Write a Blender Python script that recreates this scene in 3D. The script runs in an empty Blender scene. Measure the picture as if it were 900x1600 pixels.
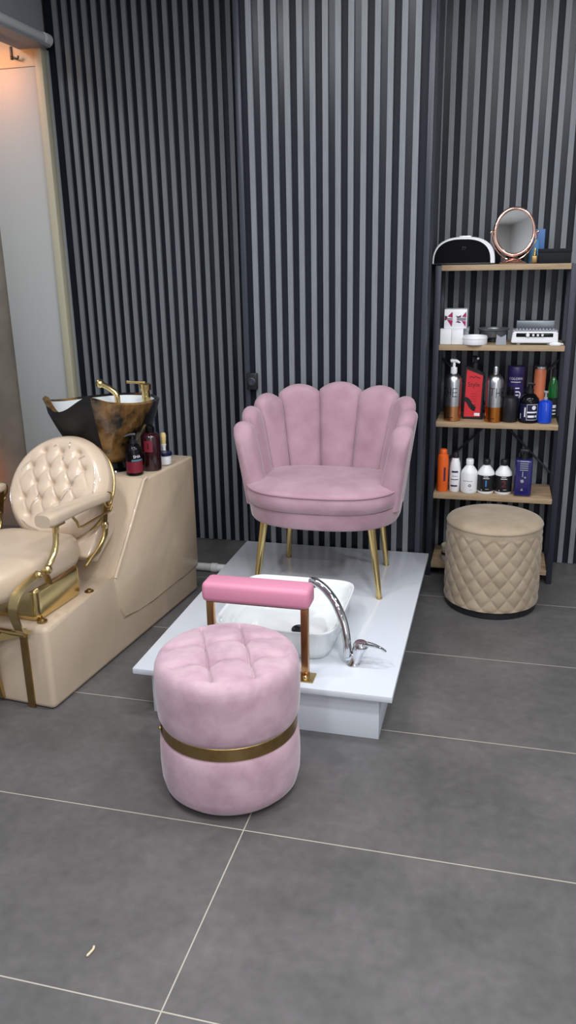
import bpy, bmesh, math, random
from mathutils import Vector, Matrix
random.seed(7)
PI = math.pi
scn = bpy.context.scene
COL = scn.collection

# ------------------------------------------------------------------ materials
def lin(c):
    out = []
    for v in c:
        v /= 255.0
        out.append(v / 12.92 if v <= 0.04045 else ((v + 0.055) / 1.055) ** 2.4)
    return (out[0], out[1], out[2], 1)

def mat(name, rgb, rough=0.5, metal=0.0, coat=0.0, sheen=0.0, spec=0.5, trans=0.0, ior=1.45,
        noise=None, bump=None, coat_rough=0.05, emit=None, sheen_rough=0.4, stretch=None, shift=None):
    """noise = (scale, second rgb, contrast low, contrast high); bump = (scale, strength, distance)"""
    m = bpy.data.materials.new(name)
    m.use_nodes = True
    nt = m.node_tree
    b = nt.nodes['Principled BSDF']
    I = b.inputs
    I['Base Color'].default_value = lin(rgb)
    I['Roughness'].default_value = rough
    I['Metallic'].default_value = metal
    I['Coat Weight'].default_value = coat
    I['Coat Roughness'].default_value = coat_rough
    I['Sheen Weight'].default_value = sheen
    I['Sheen Roughness'].default_value = sheen_rough
    I['Specular IOR Level'].default_value = spec
    I['Transmission Weight'].default_value = trans
    I['IOR'].default_value = ior
    if emit:
        I['Emission Color'].default_value = lin(emit[0]); I['Emission Strength'].default_value = emit[1]
    tc = nt.nodes.new('ShaderNodeTexCoord')
    mp = nt.nodes.new('ShaderNodeMapping')
    nt.links.new(tc.outputs['Object'], mp.inputs['Vector'])
    if shift: mp.inputs['Location'].default_value = shift
    if stretch: mp.inputs['Scale'].default_value = stretch
    if noise:
        n = nt.nodes.new('ShaderNodeTexNoise')
        n.inputs['Scale'].default_value = noise[0]; n.inputs['Detail'].default_value = 5
        n.inputs['Roughness'].default_value = 0.6
        nt.links.new(mp.outputs[0], n.inputs['Vector'])
        r = nt.nodes.new('ShaderNodeValToRGB')
        r.color_ramp.elements[0].position = noise[2]; r.color_ramp.elements[1].position = noise[3]
        r.color_ramp.elements[0].color = lin(rgb); r.color_ramp.elements[1].color = lin(noise[1])
        nt.links.new(n.outputs[0], r.inputs[0]); nt.links.new(r.outputs[0], I['Base Color'])
    if bump:
        n2 = nt.nodes.new('ShaderNodeTexNoise'); n2.inputs['Scale'].default_value = bump[0]; n2.inputs['Detail'].default_value = 3
        nt.links.new(mp.outputs[0], n2.inputs['Vector'])
        bp = nt.nodes.new('ShaderNodeBump'); bp.inputs['Strength'].default_value = bump[1]; bp.inputs['Distance'].default_value = bump[2]
        nt.links.new(n2.outputs[0], bp.inputs['Height']); nt.links.new(bp.outputs[0], I['Normal'])
        if coat: nt.links.new(bp.outputs[0], I['Coat Normal'])
    return m

def film_material():
    m = bpy.data.materials.new('clear_film'); m.use_nodes = True
    nt = m.node_tree; N = nt.nodes; L = nt.links; N.clear()
    out = N.new('ShaderNodeOutputMaterial'); mix = N.new('ShaderNodeMixShader'); mix.inputs[0].default_value = .35
    tr = N.new('ShaderNodeBsdfTransparent'); gl = N.new('ShaderNodeBsdfGlossy'); gl.inputs['Roughness'].default_value = 0.1
    L.new(tr.outputs[0], mix.inputs[1]); L.new(gl.outputs[0], mix.inputs[2]); L.new(mix.outputs[0], out.inputs[0])
    return m

def floor_material():
    m = bpy.data.materials.new('dark_grey_tile'); m.use_nodes = True
    nt = m.node_tree; L = nt.links; N = nt.nodes
    b = N['Principled BSDF']
    geo = N.new('ShaderNodeNewGeometry')
    sep = N.new('ShaderNodeSeparateXYZ'); L.new(geo.outputs['Position'], sep.inputs[0])
    def M(op, a, v=None):
        n = N.new('ShaderNodeMath'); n.operation = op
        if isinstance(a, (int, float)): n.inputs[0].default_value = a
        else: L.new(a, n.inputs[0])
        if v is not None:
            if isinstance(v, (int, float)): n.inputs[1].default_value = v
            else: L.new(v, n.inputs[1])
        return n.outputs[0]
    def dist(axis, off, size):
        t = M('DIVIDE', M('SUBTRACT', sep.outputs[axis], off), size)
        f = M('ABSOLUTE', M('SUBTRACT', M('FRACT', M('ADD', t, 0.5)), 0.5))
        return M('MULTIPLY', f, size)
    dx = dist(0, -0.63, 1.2); dy = dist(1, 0.633, 0.6)
    dmin = M('MINIMUM', dx, dy)
    g = M('LESS_THAN', dmin, 0.0017)
    n1 = N.new('ShaderNodeTexNoise'); n1.inputs['Scale'].default_value = 2.6; n1.inputs['Detail'].default_value = 8; n1.inputs['Roughness'].default_value = 0.62
    L.new(geo.outputs['Position'], n1.inputs['Vector'])
    r = N.new('ShaderNodeValToRGB')
    r.color_ramp.elements[0].position = 0.3; r.color_ramp.elements[1].position = 0.72
    r.color_ramp.elements[0].color = lin((79, 78, 77)); r.color_ramp.elements[1].color = lin((102, 100, 99))
    L.new(n1.outputs[0], r.inputs[0])
    n2 = N.new('ShaderNodeTexNoise'); n2.inputs['Scale'].default_value = 30; n2.inputs['Detail'].default_value = 6
    L.new(geo.outputs['Position'], n2.inputs['Vector'])
    mx0 = N.new('ShaderNodeMix'); mx0.data_type = 'RGBA'; mx0.blend_type = 'OVERLAY'; mx0.inputs[0].default_value = 0.25
    L.new(r.outputs[0], mx0.inputs[6]); L.new(n2.outputs[0], mx0.inputs[7])
    mx = N.new('ShaderNodeMix'); mx.data_type = 'RGBA'
    L.new(g, mx.inputs[0]); L.new(mx0.outputs[2], mx.inputs[6]); mx.inputs[7].default_value = lin((172, 166, 152))
    L.new(mx.outputs[2], b.inputs['Base Color'])
    rr = N.new('ShaderNodeMapRange'); rr.inputs[3].default_value = 0.34; rr.inputs[4].default_value = 0.5
    L.new(n1.outputs[0], rr.inputs[0]); L.new(rr.outputs[0], b.inputs['Roughness'])
    b.inputs['Specular IOR Level'].default_value = 0.35
    bp = N.new('ShaderNodeBump'); bp.inputs['Strength'].default_value = 0.4; bp.inputs['Distance'].default_value = 0.002
    L.new(M('SUBTRACT', 1.0, g), bp.inputs['Height']); L.new(bp.outputs[0], b.inputs['Normal'])
    return m

M_FLOOR = floor_material()
M_FILM = film_material()
M_SLAT = mat('grey_slat', (112, 117, 121), 0.36, noise=(6, (128, 133, 137), 0.35, 0.7), stretch=(40, 40, 1.2), spec=0.45)
M_GAP = mat('dark_groove', (22, 26, 36), 0.45, spec=0.25)
M_GAP2 = mat('satin_groove', (23, 27, 37), 0.28, spec=0.42)
M_TRIMDARK = mat('charcoal_trim', (52, 57, 66), 0.35)
M_WALLGREY = mat('grey_paint', (158, 161, 169), 0.7)
M_WHITEWALL = mat('white_paint', (205, 203, 200), 0.8)
M_CREAM = mat('cream_frame', (190, 186, 162), 0.5)
M_PANEL = mat('pale_grey_panel', (186, 190, 188), 0.55)
M_TAUPE = mat('taupe_plaster', (150, 143, 130), 0.8, noise=(5, (128, 122, 112), 0.35, 0.7))
M_RAIL = mat('white_plastic_rail', (214, 216, 218), 0.4)
M_VELVET = mat('pink_velvet', (176, 145, 154), 0.75, sheen=0.4, noise=(7, (156, 124, 135), 0.38, 0.72), spec=0.2, bump=(420, 0.12, 0.001))
M_VELVET2 = mat('pale_pink_velvet', (188, 160, 169), 0.75, sheen=0.35, noise=(11, (166, 136, 148), 0.4, 0.7), spec=0.2, bump=(420, 0.12, 0.001))
M_PIPING = mat('pink_piping', (166, 128, 140), 0.7, sheen=0.3)
M_PINKVINYL = mat('pink_vinyl', (206, 134, 158), 0.5, spec=0.5, bump=(60, 0.05, 0.002))
M_GOLD = mat('polished_gold', (216, 192, 134), 0.2, 1.0)
M_GOLD2 = mat('brushed_gold', (190, 164, 108), 0.3, 1.0)
M_BRONZE = mat('antique_brass', (170, 142, 94), 0.36, 1.0, noise=(14, (146, 118, 74), 0.4, 0.7))
M_COPPER = mat('copper_gold', (190, 144, 98), 0.24, 1.0)
M_WHITELAM = mat('white_laminate', (200, 206, 212), 0.18, spec=0.5)
M_WHITELAM2 = mat('white_laminate_side', (200, 206, 213), 0.35)
M_CERAMIC = mat('white_ceramic', (224, 229, 229), 0.08, coat=0.5)
M_CHROME = mat('chrome', (215, 218, 222), 0.06, 1.0)
M_CLEAR = mat('clear_acrylic', (235, 240, 242), 0.04, trans=0.85, ior=1.45)
M_DARKHOLE = mat('drain_dark', (30, 32, 34), 0.3, 0.6)
M_LEATHER = mat('cream_leather', (196, 178, 155), 0.42, noise=(4, (186, 168, 144), 0.4, 0.7), bump=(9, 0.12, 0.006))
M_LEATHERW = mat('cream_leather_wrapped', (192, 173, 148), 0.42, coat=0.5, coat_rough=0.1, bump=(7, 0.4, 0.012))
M_TUFT = mat('cream_leather_under_film', (204, 184, 160), 0.42, coat=0.6, coat_rough=0.08, bump=(14, 0.28, 0.006))
M_ARMPAD = mat('taupe_pad_under_film', (192, 174, 150), 0.4, coat=0.7, coat_rough=0.08, bump=(14, 0.3, 0.006))
M_MARBLE = mat('black_gold_glaze', (24, 22, 20), 0.16, 0.2, coat=0.5, noise=(5.5, (150, 112, 62), 0.46, 0.62), shift=(1.7, .4, .2))
def darken_rear(m):
    # the glaze runs out into plain black at the rear of the basin
    nt = m.node_tree; L = nt.links
    b = nt.nodes['Principled BSDF']; src = b.inputs['Base Color'].links[0].from_socket
    tc = nt.nodes.new('ShaderNodeTexCoord'); sp = nt.nodes.new('ShaderNodeSeparateXYZ'); L.new(tc.outputs['Object'], sp.inputs[0])
    mr = nt.nodes.new('ShaderNodeMapRange'); mr.inputs[1].default_value = .93; mr.inputs[2].default_value = 1.03
    L.new(sp.outputs[1], mr.inputs[0])
    mx = nt.nodes.new('ShaderNodeMix'); mx.data_type = 'RGBA'
    L.new(mr.outputs[0], mx.inputs[0]); L.new(src, mx.inputs[6]); mx.inputs[7].default_value = lin((30, 30, 29)); L.new(mx.outputs[2], b.inputs['Base Color'])
darken_rear(M_MARBLE)
M_BLACKGEL = mat('black_gel', (16, 16, 18), 0.42)
M_BLACKPL = mat('black_plastic', (28, 29, 32), 0.35)
M_BLACKGL = mat('black_gloss', (9, 10, 12), 0.12, spec=0.3)
M_BEIGE = mat('beige_velvet', (168, 153, 131), 0.8, sheen=0.3, noise=(9, (150, 135, 113), 0.38, 0.7), spec=0.2)
M_POST = mat('charcoal_steel', (48, 52, 62), 0.42, 0.3)
M_WOOD = mat('light_oak', (172, 150, 120), 0.55, noise=(5, (136, 112, 84), 0.35, 0.75), stretch=(1.0, 9, 9))
M_WHITEPL = mat('white_plastic', (228, 230, 232), 0.3)
M_GREYPL = mat('grey_plastic', (150, 154, 160), 0.45)
M_ALU = mat('brushed_aluminium', (196, 200, 204), 0.28, 1.0)
M_COPPERCAN = mat('copper_can', (214, 150, 100), 0.28, 1.0)
M_ORANGECU = mat('amber_can', (206, 128, 58), 0.24, 1.0)
M_BLACKMATT = mat('matt_black_card', (30, 32, 36), 0.6, spec=0.15)
M_LAMPFRONT = mat('smoked_black', (8, 9, 12), 0.3, spec=0.1)
M_INK = mat('black_ink', (22, 22, 24), 0.5)
M_WHITEINK = mat('white_ink', (226, 226, 230), 0.5)
M_RED = mat('red_label', (198, 46, 54), 0.4)
M_PURPLE = mat('dark_purple', (50, 40, 92), 0.35)
M_NAVY = mat('navy_label', (24, 26, 58), 0.4)
M_ORANGE = mat('orange_plastic', (226, 98, 34), 0.35)
M_ORANGE2 = mat('salmon_can', (214, 122, 84), 0.4)
M_BLUE = mat('royal_blue_plastic', (18, 66, 190), 0.15, coat=0.5)
M_SKYBLUE = mat('sky_blue_plastic', (96, 156, 204), 0.3)
M_SKYBLUE2 = mat('blue_card', (70, 116, 176), 0.45)
M_GREEN = mat('green_glass', (18, 96, 40), 0.12, coat=0.5)
M_GREYMETAL = mat('grey_metal', (120, 126, 130), 0.35, 0.7)
M_MIRROR = mat('mirror_glass', (225, 228, 230), 0.02, 1.0)
M_ROSE = mat('rose_copper', (240, 200, 184), 0.14, 1.0)
M_MAGENTA = mat('magenta_print', (156, 32, 88), 0.45)
M_PLUM = mat('plum_print', (82, 34, 62), 0.5)
M_GREYPRINT = mat('grey_print', (130, 124, 134), 0.5)
M_BLUEPRINT = mat('blue_print', (60, 130, 200), 0.5)
M_CRIMSON = mat('crimson_print', (110, 26, 44), 0.5)
M_WINE = mat('dark_wine_plastic', (40, 12, 18), 0.15, coat=0.4)
M_WINELABEL = mat('wine_label', (112, 32, 46), 0.35)
M_TEALSTRIPE = mat('teal_stripe', (70, 110, 118), 0.5)
M_NAVYCLEAR = mat('navy_bottle', (34, 32, 92), 0.15, coat=0.5)
M_BRISTLE = mat('cream_bristle', (214, 190, 130), 0.7)
M_LID = mat('navy_lid', (20, 26, 60), 0.25)
M_PIPE = mat('white_pipe', (196, 198, 196), 0.5)
M_CRUMB = mat('pale_straw', (206, 196, 160), 0.8)

# ------------------------------------------------------------------ helpers
def tag(o, label=None, cat=None, group=None, kind=None):
    if label: o['label'] = label
    if cat: o['category'] = cat
    if group: o['group'] = group
    if kind: o['kind'] = kind
    return o

def thing(name, label, cat, loc=(0, 0, 0), rz=0.0, group=None):
    o = bpy.data.objects.new(name, None)
    o.empty_display_size = 0.05
    COL.objects.link(o); o.location = loc; o.rotation_euler = (0, 0, rz)
    return tag(o, label, cat, group)

def obj(name, bm, m, parent=None, smooth=35, label=None):
    me = bpy.data.meshes.new(name)
    bmesh.ops.recalc_face_normals(bm, faces=bm.faces[:])
    bm.to_mesh(me); bm.free()
    for mm in (m if isinstance(m, (list, tuple)) else [m]): me.materials.append(mm)
    if smooth:
        for p in me.polygons: p.use_smooth = True
        me.set_sharp_from_angle(angle=math.radians(smooth))
    o = bpy.data.objects.new(name, me)
    COL.objects.link(o)
    if parent: o.parent = parent
    if label: o['label'] = label
    return o

def struct(name, bm, m, smooth=0):
    return tag(obj(name, bm, m, None, smooth), kind='structure')

def B(): return bmesh.new()

def box(bm, x0, x1, y0, y1, z0, z1, bev=0.0, seg=2, mi=0):
    r = bmesh.ops.create_cube(bm, size=1.0)
    vs = r['verts']
    for v in vs:
        v.co = Vector((x0 + (v.co.x + .5) * (x1 - x0), y0 + (v.co.y + .5) * (y1 - y0), z0 + (v.co.z + .5) * (z1 - z0)))
    fs = set(f for v in vs for f in v.link_faces)
    for f in fs: f.material_index = mi
    if bev > 0:
        es = list(set(e for v in vs for e in v.link_edges))
        bmesh.ops.bevel(bm, geom=es, offset=bev, segments=seg, affect='EDGES', profile=0.5)
    return bm

def lathe(bm, prof, n=40, c=(0, 0, 0), sx=1.0, sy=1.0, mi=None):
    """prof: list of (r, z); r == 0 closes. mi(i) gives the material of band i"""
    rings = []
    for r, z in prof:
        if r <= 1e-6:
            rings.append([bm.verts.new((c[0], c[1], c[2] + z))])
        else:
            rings.append([bm.verts.new((c[0] + r * sx * math.cos(2 * PI * k / n), c[1] + r * sy * math.sin(2 * PI * k / n), c[2] + z)) for k in range(n)])
    for i in range(len(rings) - 1):
        a, b = rings[i], rings[i + 1]
        for k in range(n):
            k2 = (k + 1) % n
            if len(a) == 1 and len(b) == 1: continue
            if len(a) == 1: f = bm.faces.new((a[0], b[k], b[k2]))
            elif len(b) == 1: f = bm.faces.new((a[k], a[k2], b[0]))
            else: f = bm.faces.new((a[k], a[k2], b[k2], b[k]))
            if mi: f.material_index = mi(i)
    return bm

def tube(bm, pts, r, n=12, closed=False, caps=True, squash=None, up=None):
    pts = [Vector(p) for p in pts]
    rs = r if isinstance(r, (list, tuple)) else [r] * len(pts)
    rings = []
    m = len(pts)
    prev = None
    for i, p in enumerate(pts):
        if closed: t = pts[(i + 1) % m] - pts[i - 1]
        else: t = pts[min(i + 1, m - 1)] - pts[max(i - 1, 0)]
        t.normalize()
        if prev is None:
            a = Vector(up) if up else (Vector((0, 0, 1)) if abs(t.z) < .9 else Vector((1, 0, 0)))
        else: a = prev
        u = (a - t * a.dot(t)).normalized(); prev = u
        w = t.cross(u)
        sq = squash or (1, 1)
        rings.append([bm.verts.new(p + (u * math.cos(2 * PI * k / n) * sq[0] + w * math.sin(2 * PI * k / n) * sq[1]) * rs[i]) for k in range(n)])
    for i in range(m if closed else m - 1):
        a, b = rings[i], rings[(i + 1) % m]
        for k in range(n):
            bm.faces.new((a[k], a[(k + 1) % n], b[(k + 1) % n], b[k]))
    if caps and not closed:
        bm.faces.new(rings[0][::-1]); bm.faces.new(rings[-1])
    return bm

def arc(pts, n=8):
    """Catmull-Rom through pts"""
    P = [Vector(p) for p in pts]; out = []
    for i in range(len(P) - 1):
        p0 = P[max(i - 1, 0)]; p1 = P[i]; p2 = P[i + 1]; p3 = P[min(i + 2, len(P) - 1)]
        for k in range(n):
            t = k / n
            out.append(.5 * ((2 * p1) + (p2 - p0) * t + (2 * p0 - 5 * p1 + 4 * p2 - p3) * t * t + (3 * p1 - p0 - 3 * p2 + p3) * t ** 3))
    out.append(P[-1]); return out

def strip(bm, pts, w, th, axis=(1, 0, 0)):
    """flat bar of width w along `axis` following pts, thickness th"""
    pts = [Vector(p) for p in pts]; ax = Vector(axis).normalized(); rows = []
    for i, p in enumerate(pts):
        t = (pts[min(i + 1, len(pts) - 1)] - pts[max(i - 1, 0)]).normalized()
        nn = ax.cross(t).normalized()
        rows.append([bm.verts.new(p + ax * sx * w / 2 + nn * sn * th / 2) for sx, sn in ((-1, -1), (1, -1), (1, 1), (-1, 1))])
    for a, b in zip(rows, rows[1:]):
        for k in range(4): bm.faces.new((a[k], a[(k + 1) % 4], b[(k + 1) % 4], b[k]))
    bm.faces.new(rows[0][::-1]); bm.faces.new(rows[-1])
    return bm

def prism(bm, poly, x0, x1, bev=0.0, seg=3):
    """poly in (y, z) extruded along x"""
    a = [bm.verts.new((x0, y, z)) for y, z in poly]; b = [bm.verts.new((x1, y, z)) for y, z in poly]
    n = len(poly); fs = [bm.faces.new(a), bm.faces.new(b[::-1])]
    for k in range(n): fs.append(bm.faces.new((a[k], b[k], b[(k + 1) % n], a[(k + 1) % n])))
    if bev:
        es = list(set(e for f in fs for e in f.edges))
        bmesh.ops.bevel(bm, geom=es, offset=bev, segments=seg, affect='EDGES', profile=0.5)
    return bm

def grid(bm, nu, nv, fn, wrap_u=False, mi=0):
    V = [[bm.verts.new(fn(i / (nu if wrap_u else nu - 1), j / (nv - 1))) for j in range(nv)] for i in range(nu)]
    for i in range(nu if wrap_u else nu - 1):
        for j in range(nv - 1):
            i2 = (i + 1) % nu
            f = bm.faces.new((V[i][j], V[i2][j], V[i2][j + 1], V[i][j + 1])); f.material_index = mi
    return V

def text_mesh(txt, size):
    cu = bpy.data.curves.new('txt', 'FONT'); cu.body = txt; cu.size = size
    cu.align_x = 'CENTER'; cu.align_y = 'CENTER'; cu.resolution_u = 3
    o = bpy.data.objects.new('txt', cu); COL.objects.link(o)
    dg = bpy.context.evaluated_depsgraph_get(); dg.update()
    me = bpy.data.meshes.new_from_object(o.evaluated_get(dg))
    bpy.data.objects.remove(o); bpy.data.curves.remove(cu)
    bm = bmesh.new(); bm.from_mesh(me); bpy.data.meshes.remove(me)
    return bm

def lettering(txt, size, m, parent, z, x=0.0, y=None, r=None, ang=0.0, name='lettering', sx=1.0, sub=0.0):
    """writing on the side that faces -y: flat at y, or wrapped round a cylinder of radius r"""
    bm = text_mesh(txt, size)
    if r:
        long_e = [e for e in bm.edges if e.calc_length() > .004]
        if long_e: bmesh.ops.subdivide_edges(bm, edges=long_e, cuts=2)
    for v in bm.verts:
        px, py = v.co.x * sx + x, v.co.y
        if r:
            a = px / r + ang
            v.co = Vector((r * math.sin(a), -r * math.cos(a), z + py))
        else: v.co = Vector((px, y, z + py))
    return obj(name, bm, m, parent, 0)

def patch(bm, r, a0, a1, z0, z1, n=10):
    """curved label patch on a cylinder (front = -y)"""
    def fn(u, v):
        a = a0 + (a1 - a0) * u
        return Vector((r * math.sin(a), -r * math.cos(a), z0 + (z1 - z0) * v))
    grid(bm, n, 2, fn); return bm

def sup(t, a, b, n=2.5):
    c, s = math.cos(t), math.sin(t)
    return a * math.copysign(abs(c) ** (2 / n), c), b * math.copysign(abs(s) ** (2 / n), s)

# ------------------------------------------------------------------ room shell
WY = 4.2; PY = 3.72; LX = -2.335; PX0, PX1 = -1.172, -0.322; CEIL = 3.0
RX = 3.3; FY = -3.2

bm = B(); box(bm, -4.6, RX + .1, FY - .1, WY + .12, -0.1, 0.0); struct('floor', bm, M_FLOOR)
bm = B(); box(bm, -4.6, RX + .1, FY - .1, WY + .12, CEIL, CEIL + .1); struct('ceiling', bm, M_WHITEWALL)

def slat_wall(name, x0, x1, y, first, pitch, back_y, sw=0.0245, dp=0.016):
    bm = B()
    box(bm, x0, x1, y + dp, back_y, 0, CEIL, mi=1)
    k_ = 0; x = first
    while x + sw / 2 < x1 - 0.002:
        if x - sw / 2 > x0 + 0.002:
            box(bm, x - sw / 2, x + sw / 2, y, y + dp + .002, 0.004, CEIL, mi=0)
        k_ += 1
        if k_ % 2 and x + pitch < x1: box(bm, x + sw / 2, x + pitch - sw / 2, y + dp - .002, y + dp + .002, 0.002, CEIL, mi=2)
        x += pitch
    return bm

bm = slat_wall('wall_back', LX, RX, WY, -2.2694, 0.0539, WY + .12)
# leave out slats that stand inside the pillar
struct('wall_back', bm, [M_SLAT, M_GAP, M_GAP2])

bm = slat_wall('wall_pillar', PX0 + .012, PX1 - .012, PY, -1.109, 0.0553, WY + .01)
struct('wall_pillar', bm, [M_SLAT, M_GAP, M_GAP2])
# right flank of the pillar: smooth board with two thin ribs, and the corner profiles
bm = B()
box(bm, PX1 - .012, PX1, PY + .006, WY + .01, 0, CEIL, mi=0)
for yy in (PY + .07, PY + .12): box(bm, PX1 - .001, PX1 + .005, yy, yy + .008, 0, CEIL, mi=0)
struct('trim_1', bm, M_TRIMDARK)
bm = B(); box(bm, PX1 - .022, PX1 + .004, PY - .004, PY + .03, 0, CEIL, .003); struct('trim_2', bm, M_TRIMDARK, 35)
bm = B(); box(bm, PX0 - .004, PX0 + .022, PY - .004, PY + .03, 0, CEIL, .003); struct('trim_3', bm, M_TRIMDARK, 35)
bm = B(); box(bm, PX0, PX0 + .012, PY + .006, WY + .01, 0, CEIL); struct('trim_4', bm, M_TRIMDARK)

# left wall with an opening, its cream frame and the alcove behind
OY0, OY1, OZ = 3.15, 4.125, 2.60
bm = B()
box(bm, LX - .12, LX, FY, OY0, 0, CEIL); box(bm, LX - .12, LX, OY0, WY, OZ, CEIL)
struct('wall_left', bm, M_WALLGREY)
bm = B(); box(bm, LX - .03, LX + .012, OY1, OY1 + .052, 0, OZ, .004); struct('trim_5', bm, M_CREAM, 35)
bm = B(); box(bm, LX - .03, LX + .006, OY1 + .052, WY + .02, 0, OZ, .003); struct('trim_6', bm, M_PANEL, 35)
bm = B()
box(bm, -2.69, LX - .03, 4.15, 4.19, 0, 2.52, .002); struct('door_1', bm, M_PANEL, 35)
bm = B(); box(bm, -3.6, LX - .03, 4.144, 4.20, 2.52, 2.75); struct('trim_7', bm, M_CREAM)
bm = B(); box(bm, -4.6, LX - .03, 4.2, 4.32, 0, CEIL); struct('wall_alcove', bm, M_TAUPE)
bm = B(); box(bm, -4.6, -4.5, FY, 4.32, 0, CEIL); struct('wall_far_left', bm, M_TAUPE)
bm = B(); box(bm, RX, RX + .1, FY, WY, 0, CEIL); struct('wall_right', bm, M_WHITEWALL)
bm = B(); box(bm, -4.6, RX, FY - .1, FY, 0, CEIL); struct('wall_front', bm, M_WHITEWALL)

# white rounded rail over the opening
t = thing('roller_rail', 'white rounded rail running along the top of the left opening, ending at the slat wall', 'rail', (LX, 3.1, OZ + .055))
bm = B(); tube(bm, [(.022, 0, -.018), (.022, 1.045, -.018)], .027, 20, squash=(1, .9)); obj('rail_body', bm, M_RAIL, t)
bm = B(); tube(bm, [(.024, 1.03, -.018), (.024, 1.04, -.018), (.024, 1.085, -.018), (.024, 1.092, -.018)], [.028, .031, .031, .026], 20); obj('end_cap', bm, M_RAIL, t)
bm = B(); box(bm, -.02, .06, .0, 1.04, -.062, -.048); obj('underside_strip', bm, M_GREYPL, t)
# little dark hook on the header board
t = thing('wall_hook', 'small dark metal hook on the lit header board at top left', 'hook', (-2.5, 4.143, 2.585))
bm = B(); box(bm, -.006, .006, -.006, 0, -.03, .03, .002); obj('back_plate', bm, M_BLACKPL, t)
bm = B(); tube(bm, arc([(0, -.004, -.015), (.02, -.02, -.025), (.045, -.022, -.03), (.05, -.022, -.018)]), .005, 8); obj('arm', bm, M_BLACKPL, t)

# wall socket on the pillar's left corner
t = thing('wall_socket', 'small black socket box on the slat wall left of the pink chair', 'socket', (-1.135, PY - .004, 0.0))
SZ = 1.003
bm = B(); box(bm, -.026, .026, -.022, .0, SZ - .04, SZ + .04, .005); obj('housing', bm, M_BLACKPL, t)
bm = B(); lathe(bm, [(0, 0), (.017, 0), (.019, .004), (.014, .006), (.012, .002), (0, .002)], 24)
for v in bm.verts: v.co = Vector((v.co.x, -.022 - v.co.z, SZ + v.co.y))
obj('outlet_ring', bm, M_TRIMDARK, t)

# drain pipe along the floor
t = thing('floor_pipe', 'white plastic drain pipe on the floor behind the wash unit, running to the pedicure platform', 'pipe', (-1.62, 3.722, 0))
bm = B(); tube(bm, [(0, 0, .021), (.5, 0, .021)], .021, 16); obj('pipe_run', bm, M_PIPE, t)
bm = B(); tube(bm, [(.22, 0, .021), (.225, 0, .021), (.255, 0, .021), (.26, 0, .021)], [.021, .025, .025, .021], 16); obj('clip', bm, M_PIPE, t)

# crumb on the floor
bm = B(); tube(bm, arc([(-.006, -.016, .003), (-.002, -.004, .004), (0, .006, .004), (-.003, .016, .003)], 4), [.001] + [.003] * 11 + [.001], 6)
o = tag(obj('straw_scrap', bm, M_CRUMB), 'tiny pale curl of straw lying on the floor tile at front left', 'scrap'); o.location = (-.852, 1.342, 0)

# ------------------------------------------------------------------ pedicure platform
PT = .187
t = thing('pedicure_platform', 'low white laminate platform under the pink shell chair', 'platform', (-.733, 2.336, 0))
bm = B(); box(bm, -.46, .46, 0, 1.376, PT - .022, PT, .002); obj('top_slab', bm, M_WHITELAM, t)
bm = B(); box(bm, -.405, .413, .036, .052, 0, PT - .022, .001); obj('front_panel', bm, M_WHITELAM2, t)
bm = B(); box(bm, .397, .413, .052, 1.36, 0, PT - .022, .001); obj('side_panel', bm, M_WHITELAM2, t)
bm = B(); box(bm, -.405, -.389, .052, 1.36, 0, PT - .022, .001); obj('side_panel', bm, M_WHITELAM2, t)

# foot basin
BH = .120
t = thing('foot_basin', 'white rounded rectangular ceramic foot basin on the white platform', 'basin', (-.727, 2.748, PT))
def rr(th, a, b, n=6): return sup(th, a, b, n)
bm = B()
n = 72
levels = [(.190, .195, 0.0), (.196, .201, .003), (.205, .21, .03), (.222, .232, BH - .012), (.227, .238, BH - .004), (.227, .238, BH), (.222, .233, BH + .001),
          (.215, .226, BH - .003), (.208, .219, BH - .02), (.197, .207, .06), (.180, .190, .046), (.12, .13, .038), (.03, .03, .032)]
V = []
for a, b, z in levels:
    V.append([bm.verts.new((*rr(2 * PI * k / n, a, b * 1.075, 7), z)) for k in range(n)])
for i in range(len(V) - 1):
    for k in range(n): bm.faces.new((V[i][k], V[i][(k + 1) % n], V[i + 1][(k + 1) % n], V[i + 1][k]))
bm.faces.new(V[0][::-1]); bm.faces.new(V[-1])
obj('bowl', bm, M_CERAMIC, t, 50)
bm = B(); lathe(bm, [(0, .040), (.02, .040), (.024, .043), (.03, .043), (.033, .039), (.033, .032), (0, .032)], 28, (.06, -.058, 0)); obj('drain', bm, M_DARKHOLE, t, label='dark round drain')
bm = B(); lathe(bm, [(0, 0), (.014, 0), (.016, .003), (.010, .004), (0, .004)], 24)
for v in bm.verts: v.co = Vector((v.co.x - .02, .2255 - v.co.z, .09 + v.co.y))
obj('overflow_ring', bm, M_CHROME, t)

# faucet
t = thing('basin_faucet', 'chrome arched faucet beside the white foot basin', 'faucet', (-.436, 2.531, PT))
bm = B(); lathe(bm, [(0, 0), (.024, 0), (.024, .006), (.020, .012), (.021, .05), (.026, .062), (.026, .074), (0, .078)], 28)
for v in bm.verts: v.co.x += v.co.z * .35
obj('body', bm, M_CHROME, t)
bm = B()
pts = arc([(-.020, .0, .03), (-.024, .004, .09), (-.040, .018, .155), (-.072, .04, .212), (-.112, .062, .250), (-.150, .08, .268), (-.170, .09, .268)], 7)
tube(bm, pts, .0155, 18)
sp = obj('spout', bm, M_CHROME, t)
bm = B(); lathe(bm, [(0, 0), (.010, 0), (.012, .004), (.012, .014), (0, .014)], 16, (-.160, .086, .246)); obj('aerator', bm, M_GREYMETAL, sp)
bm = B()
tube(bm, arc([(.0, 0, .04), (-.012, 0, .028), (-.024, 0, .026)], 4), .014, 14); obj('spout_joint', bm, M_CHROME, t)
bm = B(); lathe(bm, [(0, .02), (.02, .018), (.027, .008), (.027, 0), (0, -.002)], 24, (.026, 0, .072)); obj('cap', bm, M_CHROME, t)
bm = B()
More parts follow.
